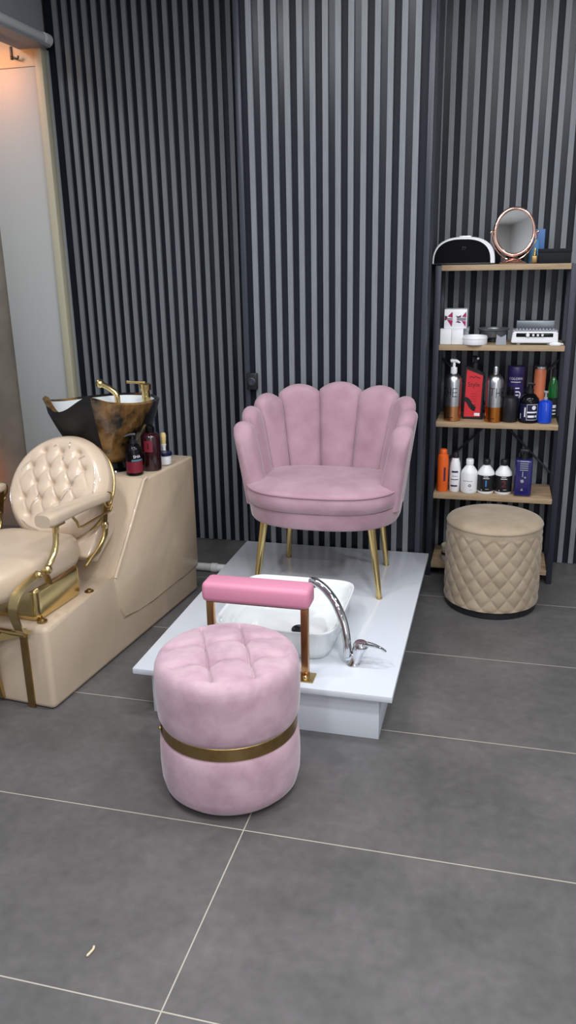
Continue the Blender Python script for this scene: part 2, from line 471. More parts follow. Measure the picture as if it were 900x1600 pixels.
lp = arc([(.035, -.012, .086), (.075, -.018, .086), (.108, -.01, .07), (.112, .002, .062), (.1, .013, .064), (.07, .016, .076), (.035, .012, .084)], 6)
tube(bm, lp, .0048, 10); obj('lever', bm, M_CHROME, t)

# footrest
t = thing('foot_rest', 'pink padded foot rest on a copper frame at the front of the platform', 'footrest', (-.742, 2.4, PT))
bm = B(); box(bm, -.185, .19, -.046, .046, .270, .340, .018, 3)
for v in bm.verts: v.co.z += .006 * (1 - (v.co.x / .2) ** 2) * (1 if v.co.z > .31 else 0) + v.co.x * .0
obj('pad', bm, M_PINKVINYL, t, 40)
bm = B(); box(bm, -.178, .174, -.014, .014, .258, .273, .002); obj('top_bar', bm, M_COPPER, t)
for xx in (-.168, .164):
    bm = B(); box(bm, xx - .0125, xx + .0125, -.0125, .0125, .004, .262, .002); po = obj('post', bm, M_COPPER, t)
    bm = B(); box(bm, xx - .032, xx + .032, -.032, .032, 0, .005, .0015); obj('base_plate', bm, M_GOLD2, po)
    bm = B(); bmesh.ops.create_uvsphere(bm, u_segments=14, v_segments=10, radius=.010, matrix=Matrix.Translation((xx + .004, -.02, .012))); obj('bolt', bm, M_GOLD, po)

# ------------------------------------------------------------------ pink shell chair
CX, CY = -.697, 3.345
t = thing('shell_chair', 'pink velvet shell-back armchair with gold legs on the white platform', 'armchair', (CX, CY, PT))
NP = 9
def ucurve(a_half, yb, yf, n=2.6, N=240):
    """open U from left arm front round the back to right arm front, resampled by arc length"""
    raw = []
    for i in range(40): raw.append((-a_half, yf + (0 - yf) * i / 40))
    for i in range(161):
        th = PI - PI * i / 160
        raw.append(sup(th, a_half, yb, n))
    for i in range(1, 41): raw.append((a_half, yf * i / 40))
    L = [0]
    for p, q in zip(raw, raw[1:]): L.append(L[-1] + math.dist(p, q))
    out = []; j = 0
    for k in range(N + 1):
        s = L[-1] * k / N
        while j < len(L) - 2 and L[j + 1] < s: j += 1
        f = 0 if L[j + 1] == L[j] else (s - L[j]) / (L[j + 1] - L[j])
        out.append((raw[j][0] + f * (raw[j + 1][0] - raw[j][0]), raw[j][1] + f * (raw[j + 1][1] - raw[j][1])))
    return out
def at(c, u):
    x = max(0, min(1, u)) * (len(c) - 1); i = min(int(x), len(c) - 2); f = x - i
    return Vector((c[i][0] + f * (c[i + 1][0] - c[i][0]), c[i][1] + f * (c[i + 1][1] - c[i][1])))
IB = ucurve(.252, .19, -.155, 2.5); OB = ucurve(.324, .268, -.16, 2.5)
IT = ucurve(.345, .30, -.185, 2.6); OT = ucurve(.388, .345, -.195, 2.5)
ZB = .362
HP = [.715, .755, .79, .818, .828, .818, .79, .755, .715]
WGT = [.10, .10, .105, .129, .132, .129, .105, .10, .10]
UB = [sum(WGT[:i]) for i in range(10)]
def petal(k):
    bm = B(); ns, nz, nr = 19, 14, 9
    u0, u1 = UB[k], UB[k + 1]
    rows = []
    for i in range(ns):
        s = i / (ns - 1); e = 2 * s - 1
        bul = math.sqrt(max(0, 1 - abs(e) ** 2.4))
        # seam heights follow the neighbours
        hk = HP[k] - .036 * abs(e) ** 2.1
        tf = .80 + .20 * bul
        if (k == 0 and s < .5) or (k == NP - 1 and s > .5):
            tf = .30 + .70 * math.sqrt(max(0, 1 - abs(e) ** 3))
            hk = HP[k] - .075 * abs(e) ** 2.6
        u = u0 + (u1 - u0) * s
        row = []
        def P(m, z):
            w = max(0, (z - ZB) / (.828 - ZB)); wo = w ** 1.05
            a = at(IB, u).lerp(at(IT, u), wo); b = at(OB, u).lerp(at(OT, u), wo)
            d = (a - b); dn = d.normalized() if d.length > 1e-6 else Vector((0, 0))
            mm = .5 + (m - .5) * tf
            p = a.lerp(b, mm)
            p = p + dn * (.020 * bul * (1 - m) ) - dn * (.010 * bul * m)
            return Vector((p.x, p.y, z))
        rt = .030
        for j in range(nz): row.append(P(0, ZB + (hk - rt - ZB) * j / (nz - 1)))
        for j in range(1, nr):
            a = PI * j / nr
            row.append(P(.5 - .5 * math.cos(a), hk - rt + rt * math.sin(a)))
        for j in range(nz): row.append(P(1, hk - rt + (ZB - hk + rt) * j / (nz - 1)))
        rows.append([bm.verts.new(p) for p in row])
    for a, b in zip(rows, rows[1:]):
        for j in range(len(a) - 1): bm.faces.new((a[j], a[j + 1], b[j + 1], b[j]))
        bm.faces.new((a[-1], a[0], b[0], b[-1]))
    bm.faces.new(rows[0]); bm.faces.new(rows[-1][::-1])
    return bm
for k in range(NP): obj('back_channel', petal(k), M_VELVET, t, 60)
def dplan(th, a, bf, bb, n=2.4):
    c, s = math.cos(th), math.sin(th)
    return (a * math.copysign(abs(c) ** (2 / n), c), (bb if s > 0 else bf) * math.copysign(abs(s) ** (2 / n), s))
def dsolid(levels, yc, n=72, nexp=2.35):
    bm = B(); V = []
    for a, bf, bb, z in levels:
        if a <= 0: V.append([bm.verts.new((0, yc, z))]); continue
        ring = []
        for k in range(n):
            x, y = dplan(2 * PI * k / n, a, bf, bb, nexp); ring.append(bm.verts.new((x, y + yc, z)))
        V.append(ring)
    for A_, B_ in zip(V, V[1:]):
        for k in range(n):
            k2 = (k + 1) % n
            if len(A_) == 1: bm.faces.new((A_[0], B_[k2], B_[k]))
            elif len(B_) == 1: bm.faces.new((A_[k], A_[k2], B_[0]))
            else: bm.faces.new((A_[k], A_[k2], B_[k2], B_[k]))
    return bm
# frame band under the cushion
bm = dsolid([(0, 0, 0, .303), (.30, .25, .24, .303), (.318, .268, .262, .306), (.324, .275, .268, .316), (.333, .284, .272, .378), (.31, .27, .26, .384), (0, 0, 0, .384)], -.02, nexp=2.5)
obj('seat_frame', bm, M_VELVET, t, 50)
# cushion: front edge dips towards the middle, top domed
lev = [(0, 0, 0, .376), (.312, .275, .2, .376), (.327, .292, .205, .384), (.334, .302, .21, .412), (.331, .300, .21, .444), (.323, .292, .205, .456),
       (.30, .267, .19, .465), (.245, .21, .15, .475), (.16, .13, .1, .481), (0, 0, 0, .483)]
bm = dsolid(lev, -.02, nexp=2.7)
cu = obj('seat_cushion', bm, M_VELVET, t, 60)
bm = B(); pp = []
for k in range(72):
    x, y = dplan(2 * PI * k / 72, .3305, .2995, .2085, 2.7); pp.append((x, y - .02, .452))
tube(bm, pp, .0045, 8, closed=True); obj('piping', bm, M_PIPING, cu)
for (tx, ty, fx, fy) in ((-.232, -.205, -.268, -.235), (.228, -.205, .268, -.222), (-.208, .16, -.228, .185), (.214, .16, .245, .17)):
    bm = B(); tube(bm, [(tx, ty, .305), ((tx + fx) / 2, (ty + fy) / 2, .153), (fx, fy, .006)], [.0165, .0145, .0115], 20); lg = obj('leg', bm, M_GOLD, t)
    bm = B(); lathe(bm, [(0, 0), (.0125, 0), (.0125, .007), (0, .008)], 18, (fx, fy, 0)); obj('foot_tip', bm, M_GOLD2, lg)

# ------------------------------------------------------------------ pink pouf in front
t = thing('tufted_pouf', 'round pale pink velvet pouf with a brass band, in front of the platform', 'pouf', (-.735, 2.05, 0))
R0 = .214
def pouf_side(prof, n=96): 
    bm = B(); lathe(bm, prof, n); return bm
obj('lower_body', pouf_side([(0, .008), (.165, .008), (.19, .014), (.206, .030), (.213, .06), (.2155, .11), (.2145, .16), (.211, .192), (.204, .205), (.198, .21), (0, .21)]), M_VELVET2, t, 60)
# tufted top: a 2 x 2 set of stitched crossings, cells puffed between them
PHI = math.radians(25); SP = .122
def tuft(x, y):
    c, s = math.cos(PHI), math.sin(PHI)
    a, b = c * x + s * y, -s * x + c * y
    a += -.10 * b * 0
    fa = min(abs(a - SP / 2), abs(a + SP / 2)); fb = min(abs(b - SP / 2), abs(b + SP / 2))
    h = -.009 * math.exp(-(fa / .016) ** 2) - .009 * math.exp(-(fb / .016) ** 2) - .011 * math.exp(-(fa / .003) ** 2) - .011 * math.exp(-(fb / .003) ** 2)
    h -= .020 * math.exp(-(fa * fa + fb * fb) / .022 ** 2)
    return h
bm = B(); n = 256
prof = [(.198, .245), (.208, .249), (.2145, .264), (.2175, .30), (.219, .35), (.2185, .395), (.2155, .420), (.207, .439), (.192, .449)]
V = [[bm.verts.new((r * math.cos(2 * PI * k / n), r * math.sin(2 * PI * k / n), z)) for k in range(n)] for r, z in prof]
for j in range(1, 100):
    r = .192 * (1 - j / 100)
    ring = []
    for k in range(n):
        x, y = r * math.cos(2 * PI * k / n), r * math.sin(2 * PI * k / n)
        f = min(1, (.192 - r) / .02)
        ring.append(bm.verts.new((x, y, (.449 + .014 * (1 - (r / .192) ** 2)) + tuft(x, y) * f)))
    V.append(ring)
for A_, B_ in zip(V, V[1:]):
    for k in range(n): bm.faces.new((A_[k], A_[(k + 1) % n], B_[(k + 1) % n], B_[k]))
bm.faces.new(V[-1]); bm.faces.new(V[0][::-1])
obj('upper_cushion', bm, M_VELVET2, t, 80)
bm = B(); lathe(bm, [(.200, .206), (.2065, .206), (.208, .208), (.208, .246), (.2065, .248), (.200, .248), (.200, .206)], 96)
bd = obj('brass_band', bm, M_BRONZE, t, label='antique brass band round the waist')
# overlap tab with rivet at the left front
aa = math.radians(205)
bm = B()
V = grid(bm, 6, 2, lambda u, v: Vector((.2095 * math.cos(aa + .14 * u), .2095 * math.sin(aa + .14 * u), .205 + .044 * v)))
bmesh.ops.solidify(bm, geom=bm.faces[:], thickness=.002); obj('band_tab', bm, M_BRONZE, bd)
bm = B(); bmesh.ops.create_uvsphere(bm, u_segments=14, v_segments=8, radius=.006, matrix=Matrix.Translation((.211 * math.cos(aa + .07), .211 * math.sin(aa + .07), .224))); obj('rivet', bm, M_GOLD2, bd)
bm = B(); lathe(bm, [(0, 0), (.172, 0), (.174, .009), (0, .009)], 64); obj('base', bm, M_BLACKPL, t, label='thin black base')

# ------------------------------------------------------------------ beige quilted pouf
t = thing('quilted_pouf', 'round beige pouf with diamond-quilted side, in front of the shelf', 'pouf', (.025, 3.622, 0))
bm = B(); nt_, nz = 360, 120
R1 = .212; ND = 18
def quilt(u, v):
    z = .034 + (.40 - .034) * v
    th = 2 * PI * u
    r = R1
    zq0, zq1 = .05, .374
    d = 0
    if z < zq1:
        arcx = th / (2 * PI) * ND; cell = .094
        p = arcx + (z - zq0) / cell; q = arcx - (z - zq0) / cell
        fp = abs((p % 1) - .5); fq = abs((q % 1) - .5)      # .5 on the seams
        lp, lq = .5 - fp, .5 - fq
        puff = (1 - math.exp(-(lp / .16))) * (1 - math.exp(-(lq / .16)))
        d = .0075 * puff - .003
        d *= min(1, (zq1 - z) / .012) * min(1, (z - .034) / .012)
    return Vector(((r + d) * math.cos(th), (r + d) * math.sin(th), z))
grid(bm, nt_, nz, quilt, wrap_u=True)
bmesh.ops.holes_fill(bm, edges=[e for e in bm.edges if e.is_boundary and e.verts[0].co.z < .1], sides=0)
obj('quilted_side', bm, M_BEIGE, t, 80)
bm = B(); lathe(bm, [(.2, .396), (.214, .398), (.2155, .402), (.213, .408), (.205, .417), (.19, .424), (.15, .431), (.08, .435), (0, .436)], 96); obj('top_pad', bm, M_BEIGE, t, 60)
bm = B(); lathe(bm, [(0, 0), (.203, 0), (.206, .004), (.206, .033), (.2, .036), (0, .036)], 80); obj('base_ring', bm, M_BLACKPL, t, label='black base ring')

# ------------------------------------------------------------------ wash unit (backwash chair), local frame: +x right, +y back
UX, UY, UR = -1.494, 2.293, math.radians(-5.57)
t = thing('wash_unit', 'cream leather hair-wash chair unit with round tufted back, gold frame and black basin', 'salon chair', (UX, UY, 0), UR)
W_ = .48
bm = B()
prism(bm, [(0, 0), (1.193, 0), (1.193, .672), (.745, .676), (.47, .335), (.0, .328)], -W_, 0, .022, 4)
base = obj('base', bm, M_LEATHER, t, 40)
# wrapped upper cover with a hanging flap on the side
bm = B()
prism(bm, [(.452, .335), (.478, .20), (.50, .142), (.62, .150), (.74, .118), (.90, .145), (1.02, .12), (1.197, .125), (1.197, .680), (.742, .684)], -W_ - .004, .006, .012, 3)
# the slope and top follow the base, a little proud
obj('upper_cover', bm, M_LEATHERW, base, 40, label='plastic-wrapped cover of the raised back box')
# shallow sloping front skin with welt
bm = B(); tube(bm, [(.002, .462, .342), (.004, .60, .512), (.004, .735, .68), (.004, .76, .686)], .007, 10); obj('welt', bm, M_LEATHERW, base)
bm = B()
strip(bm, [(-.096, -.003, .0), (-.096, -.004, .16), (-.096, -.004, .318)], .030, .006); obj('front_strap', bm, M_BRONZE, t, label='dark gold strap down the front')
# centre leg-rest bracket
bm = B()
strip(bm, [(-.245, -.006, .02), (-.245, -.02, .10), (-.24, -.03, .2), (-.24, -.06, .27), (-.24, -.07, .31)], .06, .012)
obj('leg_rest_bracket', bm, M_GOLD2, t)
bm = B()
strip(bm, [(-.24, -.055, .245), (-.17, -.022, .285), (-.10, -.012, .305)], .030, .008, (0, .3, 1)); obj('bracket_arm', bm, M_GOLD2, t)
bm = B(); tube(bm, [(-.40, -.012, .30), (-.08, -.012, .30)], .011, 12); obj('hinge_rod', bm, M_GOLD2, t)
# gold box under the seat
bm = B(); box(bm, -.435, -.048, .03, .31, .325, .468, .03, 4); obj('seat_box', bm, M_GOLD, t, 40, label='polished gold box under the seat')
for (bx, by) in ((-.045, .045), (-.035, .33), (-.445, .33)):
    bm = B(); lathe(bm, [(0, 0), (.018, 0), (.018, .005), (.011, .006), (.009, .012), (0, .013)], 18, (bx, by, .331)); obj('bolt', bm, M_BRONZE, t)
# seat cushion
bm = B()
n = 64; V = []
for (k_, z) in ((.90, .458), (.97, .466), (1.0, .49), (1.0, .545), (.985, .575), (.95, .594), (.88, .606), (.7, .614), (.4, .619), (.1, .62)):
    ring = []
    for k in range(n):
        x, y = sup(2 * PI * k / n, .205 * k_, .278 * k_, 4.5)
        ring.append(bm.verts.new((x - .242, y + .097, (z if z < .5 else .49 + (z - .49) * .66) + .006 * (y / .3) * -1)))
    V.append(ring)
for A_, B_ in zip(V, V[1:]):
    for k in range(n): bm.faces.new((A_[k], A_[(k + 1) % n], B_[(k + 1) % n], B_[k]))
bm.faces.new(V[0][::-1]); bm.faces.new(V[-1])
obj('seat_cushion', bm, M_LEATHER, t, 50)
# reclining back: round tufted disc
DC = Vector((-.226, .475, .697)); TILT = math.radians(33)
nv_ = Vector((0, -math.cos(TILT), math.sin(TILT))); uv_ = Vector((0, math.sin(TILT), math.cos(TILT))); rv_ = Vector((1, 0, 0))
RD = .222
btn = []
rowsb = [(.136, (-.08, 0, .08)), (.070, (-.12, -.04, .04, .12)), (.004, (-.08, 0, .08)), (-.062, (-.12, -.04, .04, .12)), (-.128, (-.08, 0, .08))]
for yy, xs in rowsb:
    for xx in xs: btn.append((xx, yy))
def disc_h(x, y):
    r = math.hypot(x, y) / RD
    h = .052 + .016 * (1 - r * r)
    if r > .82: h -= .045 * ((r - .82) / .18) ** 2.2
    for bx_, by_ in btn:
        d2 = (x - bx_) ** 2 + (y - by_) ** 2
        h -= .016 * math.exp(-d2 / .010 ** 2) + .009 * math.exp(-d2 / .026 ** 2)
    # diagonal folds between the buttons
    if r < .8:
        a = (x / .08 + (y - .004) / .132); b = (x / .08 - (y - .004) / .132)
        fa = abs(a - round(a)); fb = abs(b - round(b))
        k_ = max(0, min(1, (.8 - r) / .2))
        h -= k_ * .0032 * (math.exp(-(fa / .06) ** 2) + math.exp(-(fb / .06) ** 2))
    return h
bm = B(); n = 160; V = []
def DP(x, y, h): return DC + rv_ * x + uv_ * y + nv_ * h
for r, h in ((.02, -.045), (.19, -.045), (.212, -.040), (.222, -.025), (.2235, -.005), (.222, .008)):
    V.append([bm.verts.new(DP(r * math.cos(2 * PI * k / n), r * math.sin(2 * PI * k / n), h)) for k in range(n)])
for j in range(0, 70):
    r = RD * (1 - j / 70.0) * .9995
    V.append([bm.verts.new(DP(r * math.cos(2 * PI * k / n), r * math.sin(2 * PI * k / n), disc_h(r * math.cos(2 * PI * k / n), r * math.sin(2 * PI * k / n)))) for k in range(n)])
for A_, B_ in zip(V, V[1:]):
    for k in range(n): bm.faces.new((A_[k], A_[(k + 1) % n], B_[(k + 1) % n], B_[k]))
bm.faces.new(V[0][::-1]); bm.faces.new(V[-1])
bk = obj('backrest', bm, M_TUFT, t, 80, label='round button-tufted backrest under clear film')
for bx_, by_ in btn:
    bm = B(); bmesh.ops.create_uvsphere(bm, u_segments=12, v_segments=8, radius=.0075)
    for v in bm.verts:
        v.co = DP(bx_ + v.co.x, by_ + v.co.y, disc_h(bx_, by_) + .001 + v.co.z * .6)
    obj('button', bm, M_TUFT, bk)
# folds of the clear film stretched over the disc
def on_disc(x, y, d=.002): return DP(x, y, disc_h(x, y) + d)
folds = [[(-.075, -.12), (-.06, -.08), (-.045, -.035)], [(.055, -.075), (.085, -.02), (.10, .03), (.135, .075)], [(-.16, .04), (-.15, .065), (-.13, .09)],
         [(.165, .09), (.185, .04), (.19, -.02), (.18, -.07)], [(-.035, .155), (-.02, .165)], [(.04, .15), (.035, .18)], [(-.19, -.02), (-.185, -.06), (-.165, -.10)],
         [(.02, .10), (.03, .12)], [(-.10, -.155), (-.06, -.178), (-.01, -.19)], [(.09, .11), (.12, .125)]]
for q_ in folds:
    pp = arc([(x, y, 0) for x, y in q_], 6)
    bm = B(); tube(bm, [on_disc(p.x, p.y) for p in pp], [.0006 + .0026 * math.sin(PI * i / (len(pp) - 1)) for i in range(len(pp))], 8)
    obj('film_fold', bm, M_FILM, bk, 60, label='shiny fold in the clear plastic film')
# gold rim behind the disc and the back support wedge
bm = B(); tube(bm, [DP(.2175 * math.cos(a), .2175 * math.sin(a), -.043) for a in [2 * PI * k / 80 for k in range(80)]], .006, 8, closed=True); obj('gold_rim', bm, M_GOLD2, bk)
bm = B(); prism(bm, [(.335, .47), (.40, .43), (.55, .52), (.56, .60), (.48, .60)], -.40, -.03, .012, 3); obj('back_support', bm, M_LEATHERW, t, 40)
bm = B()
for sx in (-.025,):
    strip(bm, [(sx, .33, .465), (sx, .40, .478), (sx, .462, .53), (sx, .475, .575)], .012, .016); 
obj('recline_bar', bm, M_GOLD2, t)
# armrests
for side, x0 in ((1, .004), (-1, -.484)):
    bm = B(); n = 40; V = []
    for j in range(22):
        f = j / 21; y = .045 + .42 * f; zc = .712 - .02 * f + .006 * math.sin(PI * f)
        w = .040 * (1 - .25 * f); h_ = .026 * (1 - .25 * f)
        e = 1.0
        if f < .06: e = .80 + .2 * math.sqrt(max(0, 1 - (1 - f / .06) ** 2))
        if f > .8: e = max(.12, math.sqrt(max(0, 1 - ((f - .8) / .2) ** 2)))
        V.append([bm.verts.new((x0 + a, y, zc + b)) for a, b in [sup(2 * PI * k / n, w * e, h_ * (.35 + .65 * e), 3.2) for k in range(n)]])
    for A_, B_ in zip(V, V[1:]):
        for k in range(n): bm.faces.new((A_[k], A_[(k + 1) % n], B_[(k + 1) % n], B_[k]))
    bm.faces.new(V[0][::-1]); bm.faces.new(V[-1])
    ap = obj('armrest', bm, M_ARMPAD, t, 50)
    bm = B(); bmesh.ops.create_cube(bm, size=1, matrix=Matrix.Translation((x0, .115, .684)) @ Matrix.Diagonal((.04, .06, .012, 1))); obj('mount_plate', bm, M_GOLD2, ap)
    # front arm tube
    bm = B(); pts = arc([(x0, .112, .684), (x0, .112, .655), (x0, .10, .60), (x0, .068, .562), (x0, .034, .541)], 6)
    tube(bm, pts, [.013] * 6 + [.012] * (len(pts) - 6), 14, squash=(1, .8)); obj('arm_post', bm, M_GOLD, t)
    bm = B(); bmesh.ops.create_uvsphere(bm, u_segments=18, v_segments=12, radius=.017, matrix=Matrix.Translation((x0 + side * .006, .036, .541)))
    bmesh.ops.create_uvsphere(bm, u_segments=16, v_segments=10, radius=.013, matrix=Matrix.Translation((x0, -.004, .536))); obj('pivot_ball', bm, M_GOLD, t)
    # bent front bracket
    bm = B(); strip(bm, arc([(x0 - side * .012, .02, .536), (x0 - side * .014, -.03, .527), (x0 - side * .018, -.085, .512), (x0 - side * .022, -.116, .488), (x0 - side * .03, -.122, .44), (x0 - side * .04, -.10, .385), (x0 - side * .06, -.06, .335), (x0 - side * .07, -.012, .318)], 6), .036, .006)
    obj('front_bracket', bm, M_GOLD, t)
    bm = B(); strip(bm, [(x0 - side * .01, .036, .535), (x0 - side * .018, .06, .50), (x0 - side * .03, .085, .465)], .026, .005); obj('brace_plate', bm, M_GOLD, t)
    # side rod below the pad with hooks and the rear recline plate
    bm = B(); tube(bm, [(x0, .215, .69), (x0, .222, .672), (x0 + side * .006, .232, .655), (x0 + side * .008, .238, .634), (x0 + side * .008, .26, .628), (x0 + side * .008, .45, .632), (x0 + side * .008, .465, .645)], .0052, 10)
    rd = obj('side_rod', bm, M_GOLD2, t)
    bm = B(); strip(bm, [(x0 + side * .002, .44, .70), (x0 + side * .002, .425, .64), (x0 + side * .002, .412, .585)], .008, .03); obj('hinge_plate', bm, M_BRONZE, t)
    bm = B(); tube(bm, [(x0 + side * .005, .448 + .028 * math.cos(a), .678 + .026 * math.sin(a)) for a in [2 * PI * k / 28 for k in range(28)]], .0055, 8, closed=True); obj('hinge_ring', bm, M_GOLD2, t)
    bm = B(); lathe(bm, [(0, -.012), (.012, -.012), (.014, -.006), (.014, .008), (.009, .014), (0, .015)], 16, (x0 + side * .006, .41, .585)); obj('nut', bm, M_GOLD, t)
    bm = B(); tube(bm, arc([(x0, .41, .58), (x0, .408, .55), (x0, .385, .52), (x0, .30, .48), (x0, .27, .466)], 5), .006, 10); obj('recline_rod', bm, M_GOLD2, t)

# basin of the wash unit
BCX, BCY = -.256, .872
def rim_z(a):
    a = abs(a)
    return .962 + .066 * (1 + math.cos(a)) / 2 - .018 * math.sin(a) ** 2 - .052 * math.exp(-(a / math.radians(19)) ** 2) + .018 * math.exp(-((a - math.radians(31)) / math.radians(13)) ** 2)
def bowl_pt(ang, f, off=0.0):
    """ang: 0 = towards the chair, f: 0 bottom .. 1 rim"""
    ex = f ** .8
    rx = .100 + (.203 - .100) * ex + off; ry = (.12 + (.275 - .12) * f ** .66 if math.cos(ang) > 0 else .20 + (.325 - .20) * f ** .6) + off
    zb = .722; zr = rim_z(ang)
    z = zb + (zr - zb) * f
    front = max(0, math.cos(ang)) ** 2 * .03 * f
    s, c = math.sin(ang), math.cos(ang)
    e_ = .92 if c > 0 else .92 - .06 * min(1, -c * 2)
    x = BCX + rx * math.copysign(abs(s) ** e_, s)
    y = BCY + .03 * (1 - f) - (ry + front) * math.copysign(abs(c) ** e_, c)
    return Vector((x, y, z))
bm = B(); n = 120; V = []
fs = [.0, .04, .1, .2, .3, .4, .5, .6, .7, .8, .88, .95, 1.0]
for f in fs: V.append([bm.verts.new(bowl_pt(-PI + 2 * PI * k / n, f)) for k in range(n)])
V.append([bm.verts.new(bowl_pt(-PI + 2 * PI * k / n, 1.0, -.011) + Vector((0, 0, .008))) for k in range(n)])
V.append([bm.verts.new(bowl_pt(-PI + 2 * PI * k / n, 1.0, -.024)) for k in range(n)])
for A_, B_ in zip(V, V[1:]):
    for k in range(n): bm.faces.new((A_[k], A_[(k + 1) % n], B_[(k + 1) % n], B_[k]))
bm.faces.new(V[0][::-1])
bs = obj('wash_basin', bm, M_MARBLE, t, 60, label='black and gold marbled wash basin')
bm = B(); V = []
for f in (1.0, .95, .85, .7, .5, .3, .15, .1):
    V.append([bm.verts.new(bowl_pt(-PI + 2 * PI * k / n, f, -.0242 + .006 * (1 - f)) + Vector((0, 0, -.001))) for k in range(n)])
for A_, B_ in zip(V, V[1:]):
    for k in range(n): bm.faces.new((A_[k], A_[(k + 1) % n], B_[(k + 1) % n], B_[k]))
bm.faces.new(V[-1]); obj('liner', bm, M_CERAMIC, bs, 60, label='white inside of the basin')
# black gel neck rest draped over the notch
bm = B()
A0 = math.radians(-13); A1 = math.radians(32)
def gel(u, v, o):
    a = A0 + (A1 - A0) * u
    if v < .72:
        f = .16 + (1.0 - .16) * v / .72; p = bowl_pt(a, f, o)
        p.z += .012 * math.exp(-((v - .3) / .1) ** 2) * 0
        return p
    w = (v - .72) / .28
    return bowl_pt(a, 1.0 - .25 * w, o * (1 - 2 * w) - .026 * w) + Vector((0, 0, .016 * math.sin(PI * (1 - w) * .5) if o > .004 else .004))
nu, nvv = 26, 26
Va = grid(bm, nu, nvv, lambda u, v: gel(u, v, .016 + .006 * math.sin(PI * v) ))
Vb = grid(bm, nu, nvv, lambda u, v: gel(u, v, .001))
for i in range(nu - 1):
    bm.faces.new((Va[i][0], Va[i + 1][0], Vb[i + 1][0], Vb[i][0])); bm.faces.new((Va[i][-1], Va[i + 1][-1], Vb[i + 1][-1], Vb[i][-1]))
for j in range(nvv - 1):
    bm.faces.new((Va[0][j], Va[0][j + 1], Vb[0][j + 1], Vb[0][j])); bm.faces.new((Va[-1][j], Va[-1][j + 1], Vb[-1][j + 1], Vb[-1][j]))
obj('neck_rest', bm, M_BLACKGEL, bs, 50, label='black gel neck rest over the rim')
bm = B(); lathe(bm, [(0, 0), (.132, 0), (.136, .006), (.132, .014), (.118, .02), (.11, .05), (0, .05)], 48, (BCX, BCY + .04, .676)); obj('basin_foot', bm, M_BLACKGL, bs)
# mixer and hand spray on the rear deck
bm = B(); lathe(bm, [(0, -.02), (.020, -.02), (.020, .03), (.018, .031), (.018, .056), (.025, .058), (.026, .084), (.02, .088), (0, .088)], 28, (BCX + .085, BCY + .235, .94)); mx_ = obj('mixer', bm, M_GOLD, bs)
bm = B(); tube(bm, [(BCX + .085, BCY + .235, 1.03), (BCX + .03, BCY + .215, 1.034), (BCX + .005, BCY + .21, 1.036)], [.008, .0055, .0075], 10); obj('mixer_lever', bm, M_GOLD2, mx_)
bm = B(); pts = arc([(BCX - .02, BCY + .16, .94), (BCX - .025, BCY + .16, .985), (BCX - .055, BCY + .16, 1.01), (BCX - .095, BCY + .16, 1.028)], 6)
tube(bm, pts, [.013] * len(pts), 14); hs = obj('hand_spray', bm, M_GOLD, bs)
bm = B(); bmesh.ops.create_uvsphere(bm, u_segments=18, v_segments=12, radius=.021, matrix=Matrix.Translation((BCX - .105, BCY + .158, 1.032)) @ Matrix.Diagonal((1, 1, .95, 1))); obj('spray_head', bm, M_GOLD, hs)

# things on top of the wash unit
def U(lx, ly, z):
    c, s = math.cos(UR), math.sin(UR); x = -lx
    return (UX + c * x - s * ly, UY + s * x + c * ly, z)
UZ = .685
def face_cam(P): return math.atan2(P[0], -(-P[1]))  # turn the front (-y) towards the viewer side
P_ = U(.074, .80, UZ)
b = thing('pump_bottle', 'small dark pump bottle with red lower label, before the taller wine-red bottle', 'bottle', P_, math.atan2(P_[0], P_[1]) * -1)
bm = B(); lathe(bm, [(0, 0), (.034, 0), (.037, .004), (.037, .105), (.034, .118), (.022, .13), (.014, .135), (0, .135)], 40); obj('body', bm, M_BLACKGL, b)
bm = B(); patch(bm, .0375, -1.2, 1.2, .012, .062); obj('label', bm, M_WINELABEL, b, label='red lower label')
bm = B(); patch(bm, .0376, -.3, 1.1, .063, .071); obj('label_stripe', bm, M_TEALSTRIPE, b)
lettering('SHA', .018, M_WHITEINK, b, .083, r=.0377, ang=.35)
bm = B(); lathe(bm, [(0, .133), (.014, .133), (.014, .15), (.006, .152), (.005, .172), (0, .172)], 20); pm = obj('pump', bm, M_BLACKPL, b)
bm = B(); tube(bm, [(.012, 0, .172), (-.012, -.004, .173), (-.034, -.01, .168)], [.008, .007, .004], 10); obj('nozzle', bm, M_BLACKPL, pm)
P_ = U(.0445, .90, UZ)
b = thing('shampoo_bottle', 'tall dark wine-red bottle on the wash unit, behind the small pump bottle', 'bottle', P_, math.atan2(P_[0], P_[1]) * -1)
bm = B(); lathe(bm, [(0, 0), (.039, 0), (.0425, .005), (.0425, .145), (.040, .152), (.031, .16), (.019, .166), (0, .166)], 44); obj('body', bm, M_WINE, b)
bm = B(); patch(bm, .043, -.75, .15, .085, .135); obj('label', bm, M_WINELABEL, b, label='wine-red label')
lettering('1', .04, M_WINE, b, .11, r=.0433, ang=-.3)
bm = B(); lathe(bm, [(.0, .165), (.019, .165), (.020, .17), (.019, .188), (.012, .196), (0, .198)], 24); obj('cap', bm, M_BLACKGL, b)
b = thing('cream_jar', 'small white jar with dark blue lid beside the wine-red bottle', 'jar', U(.034, 1.0, UZ))
bm = B(); lathe(bm, [(0, 0), (.026, 0), (.028, .003), (.029, .04), (0, .04)], 32); obj('body', bm, M_WHITEPL, b)
bm = B(); lathe(bm, [(.029, .04), (.032, .041), (.032, .052), (.029, .055), (0, .055)], 32); obj('lid', bm, M_LID, b, label='dark blue lid')
b = thing('neck_brush', 'small brush with white grip and cream bristles standing behind the white jar', 'brush', U(.070, 1.06, UZ))
bm = B(); lathe(bm, [(0, 0), (.012, 0), (.013, .004), (.009, .03), (.008, .06), (.012, .075), (0, .076)], 20); obj('handle', bm, M_WHITEPL, b)
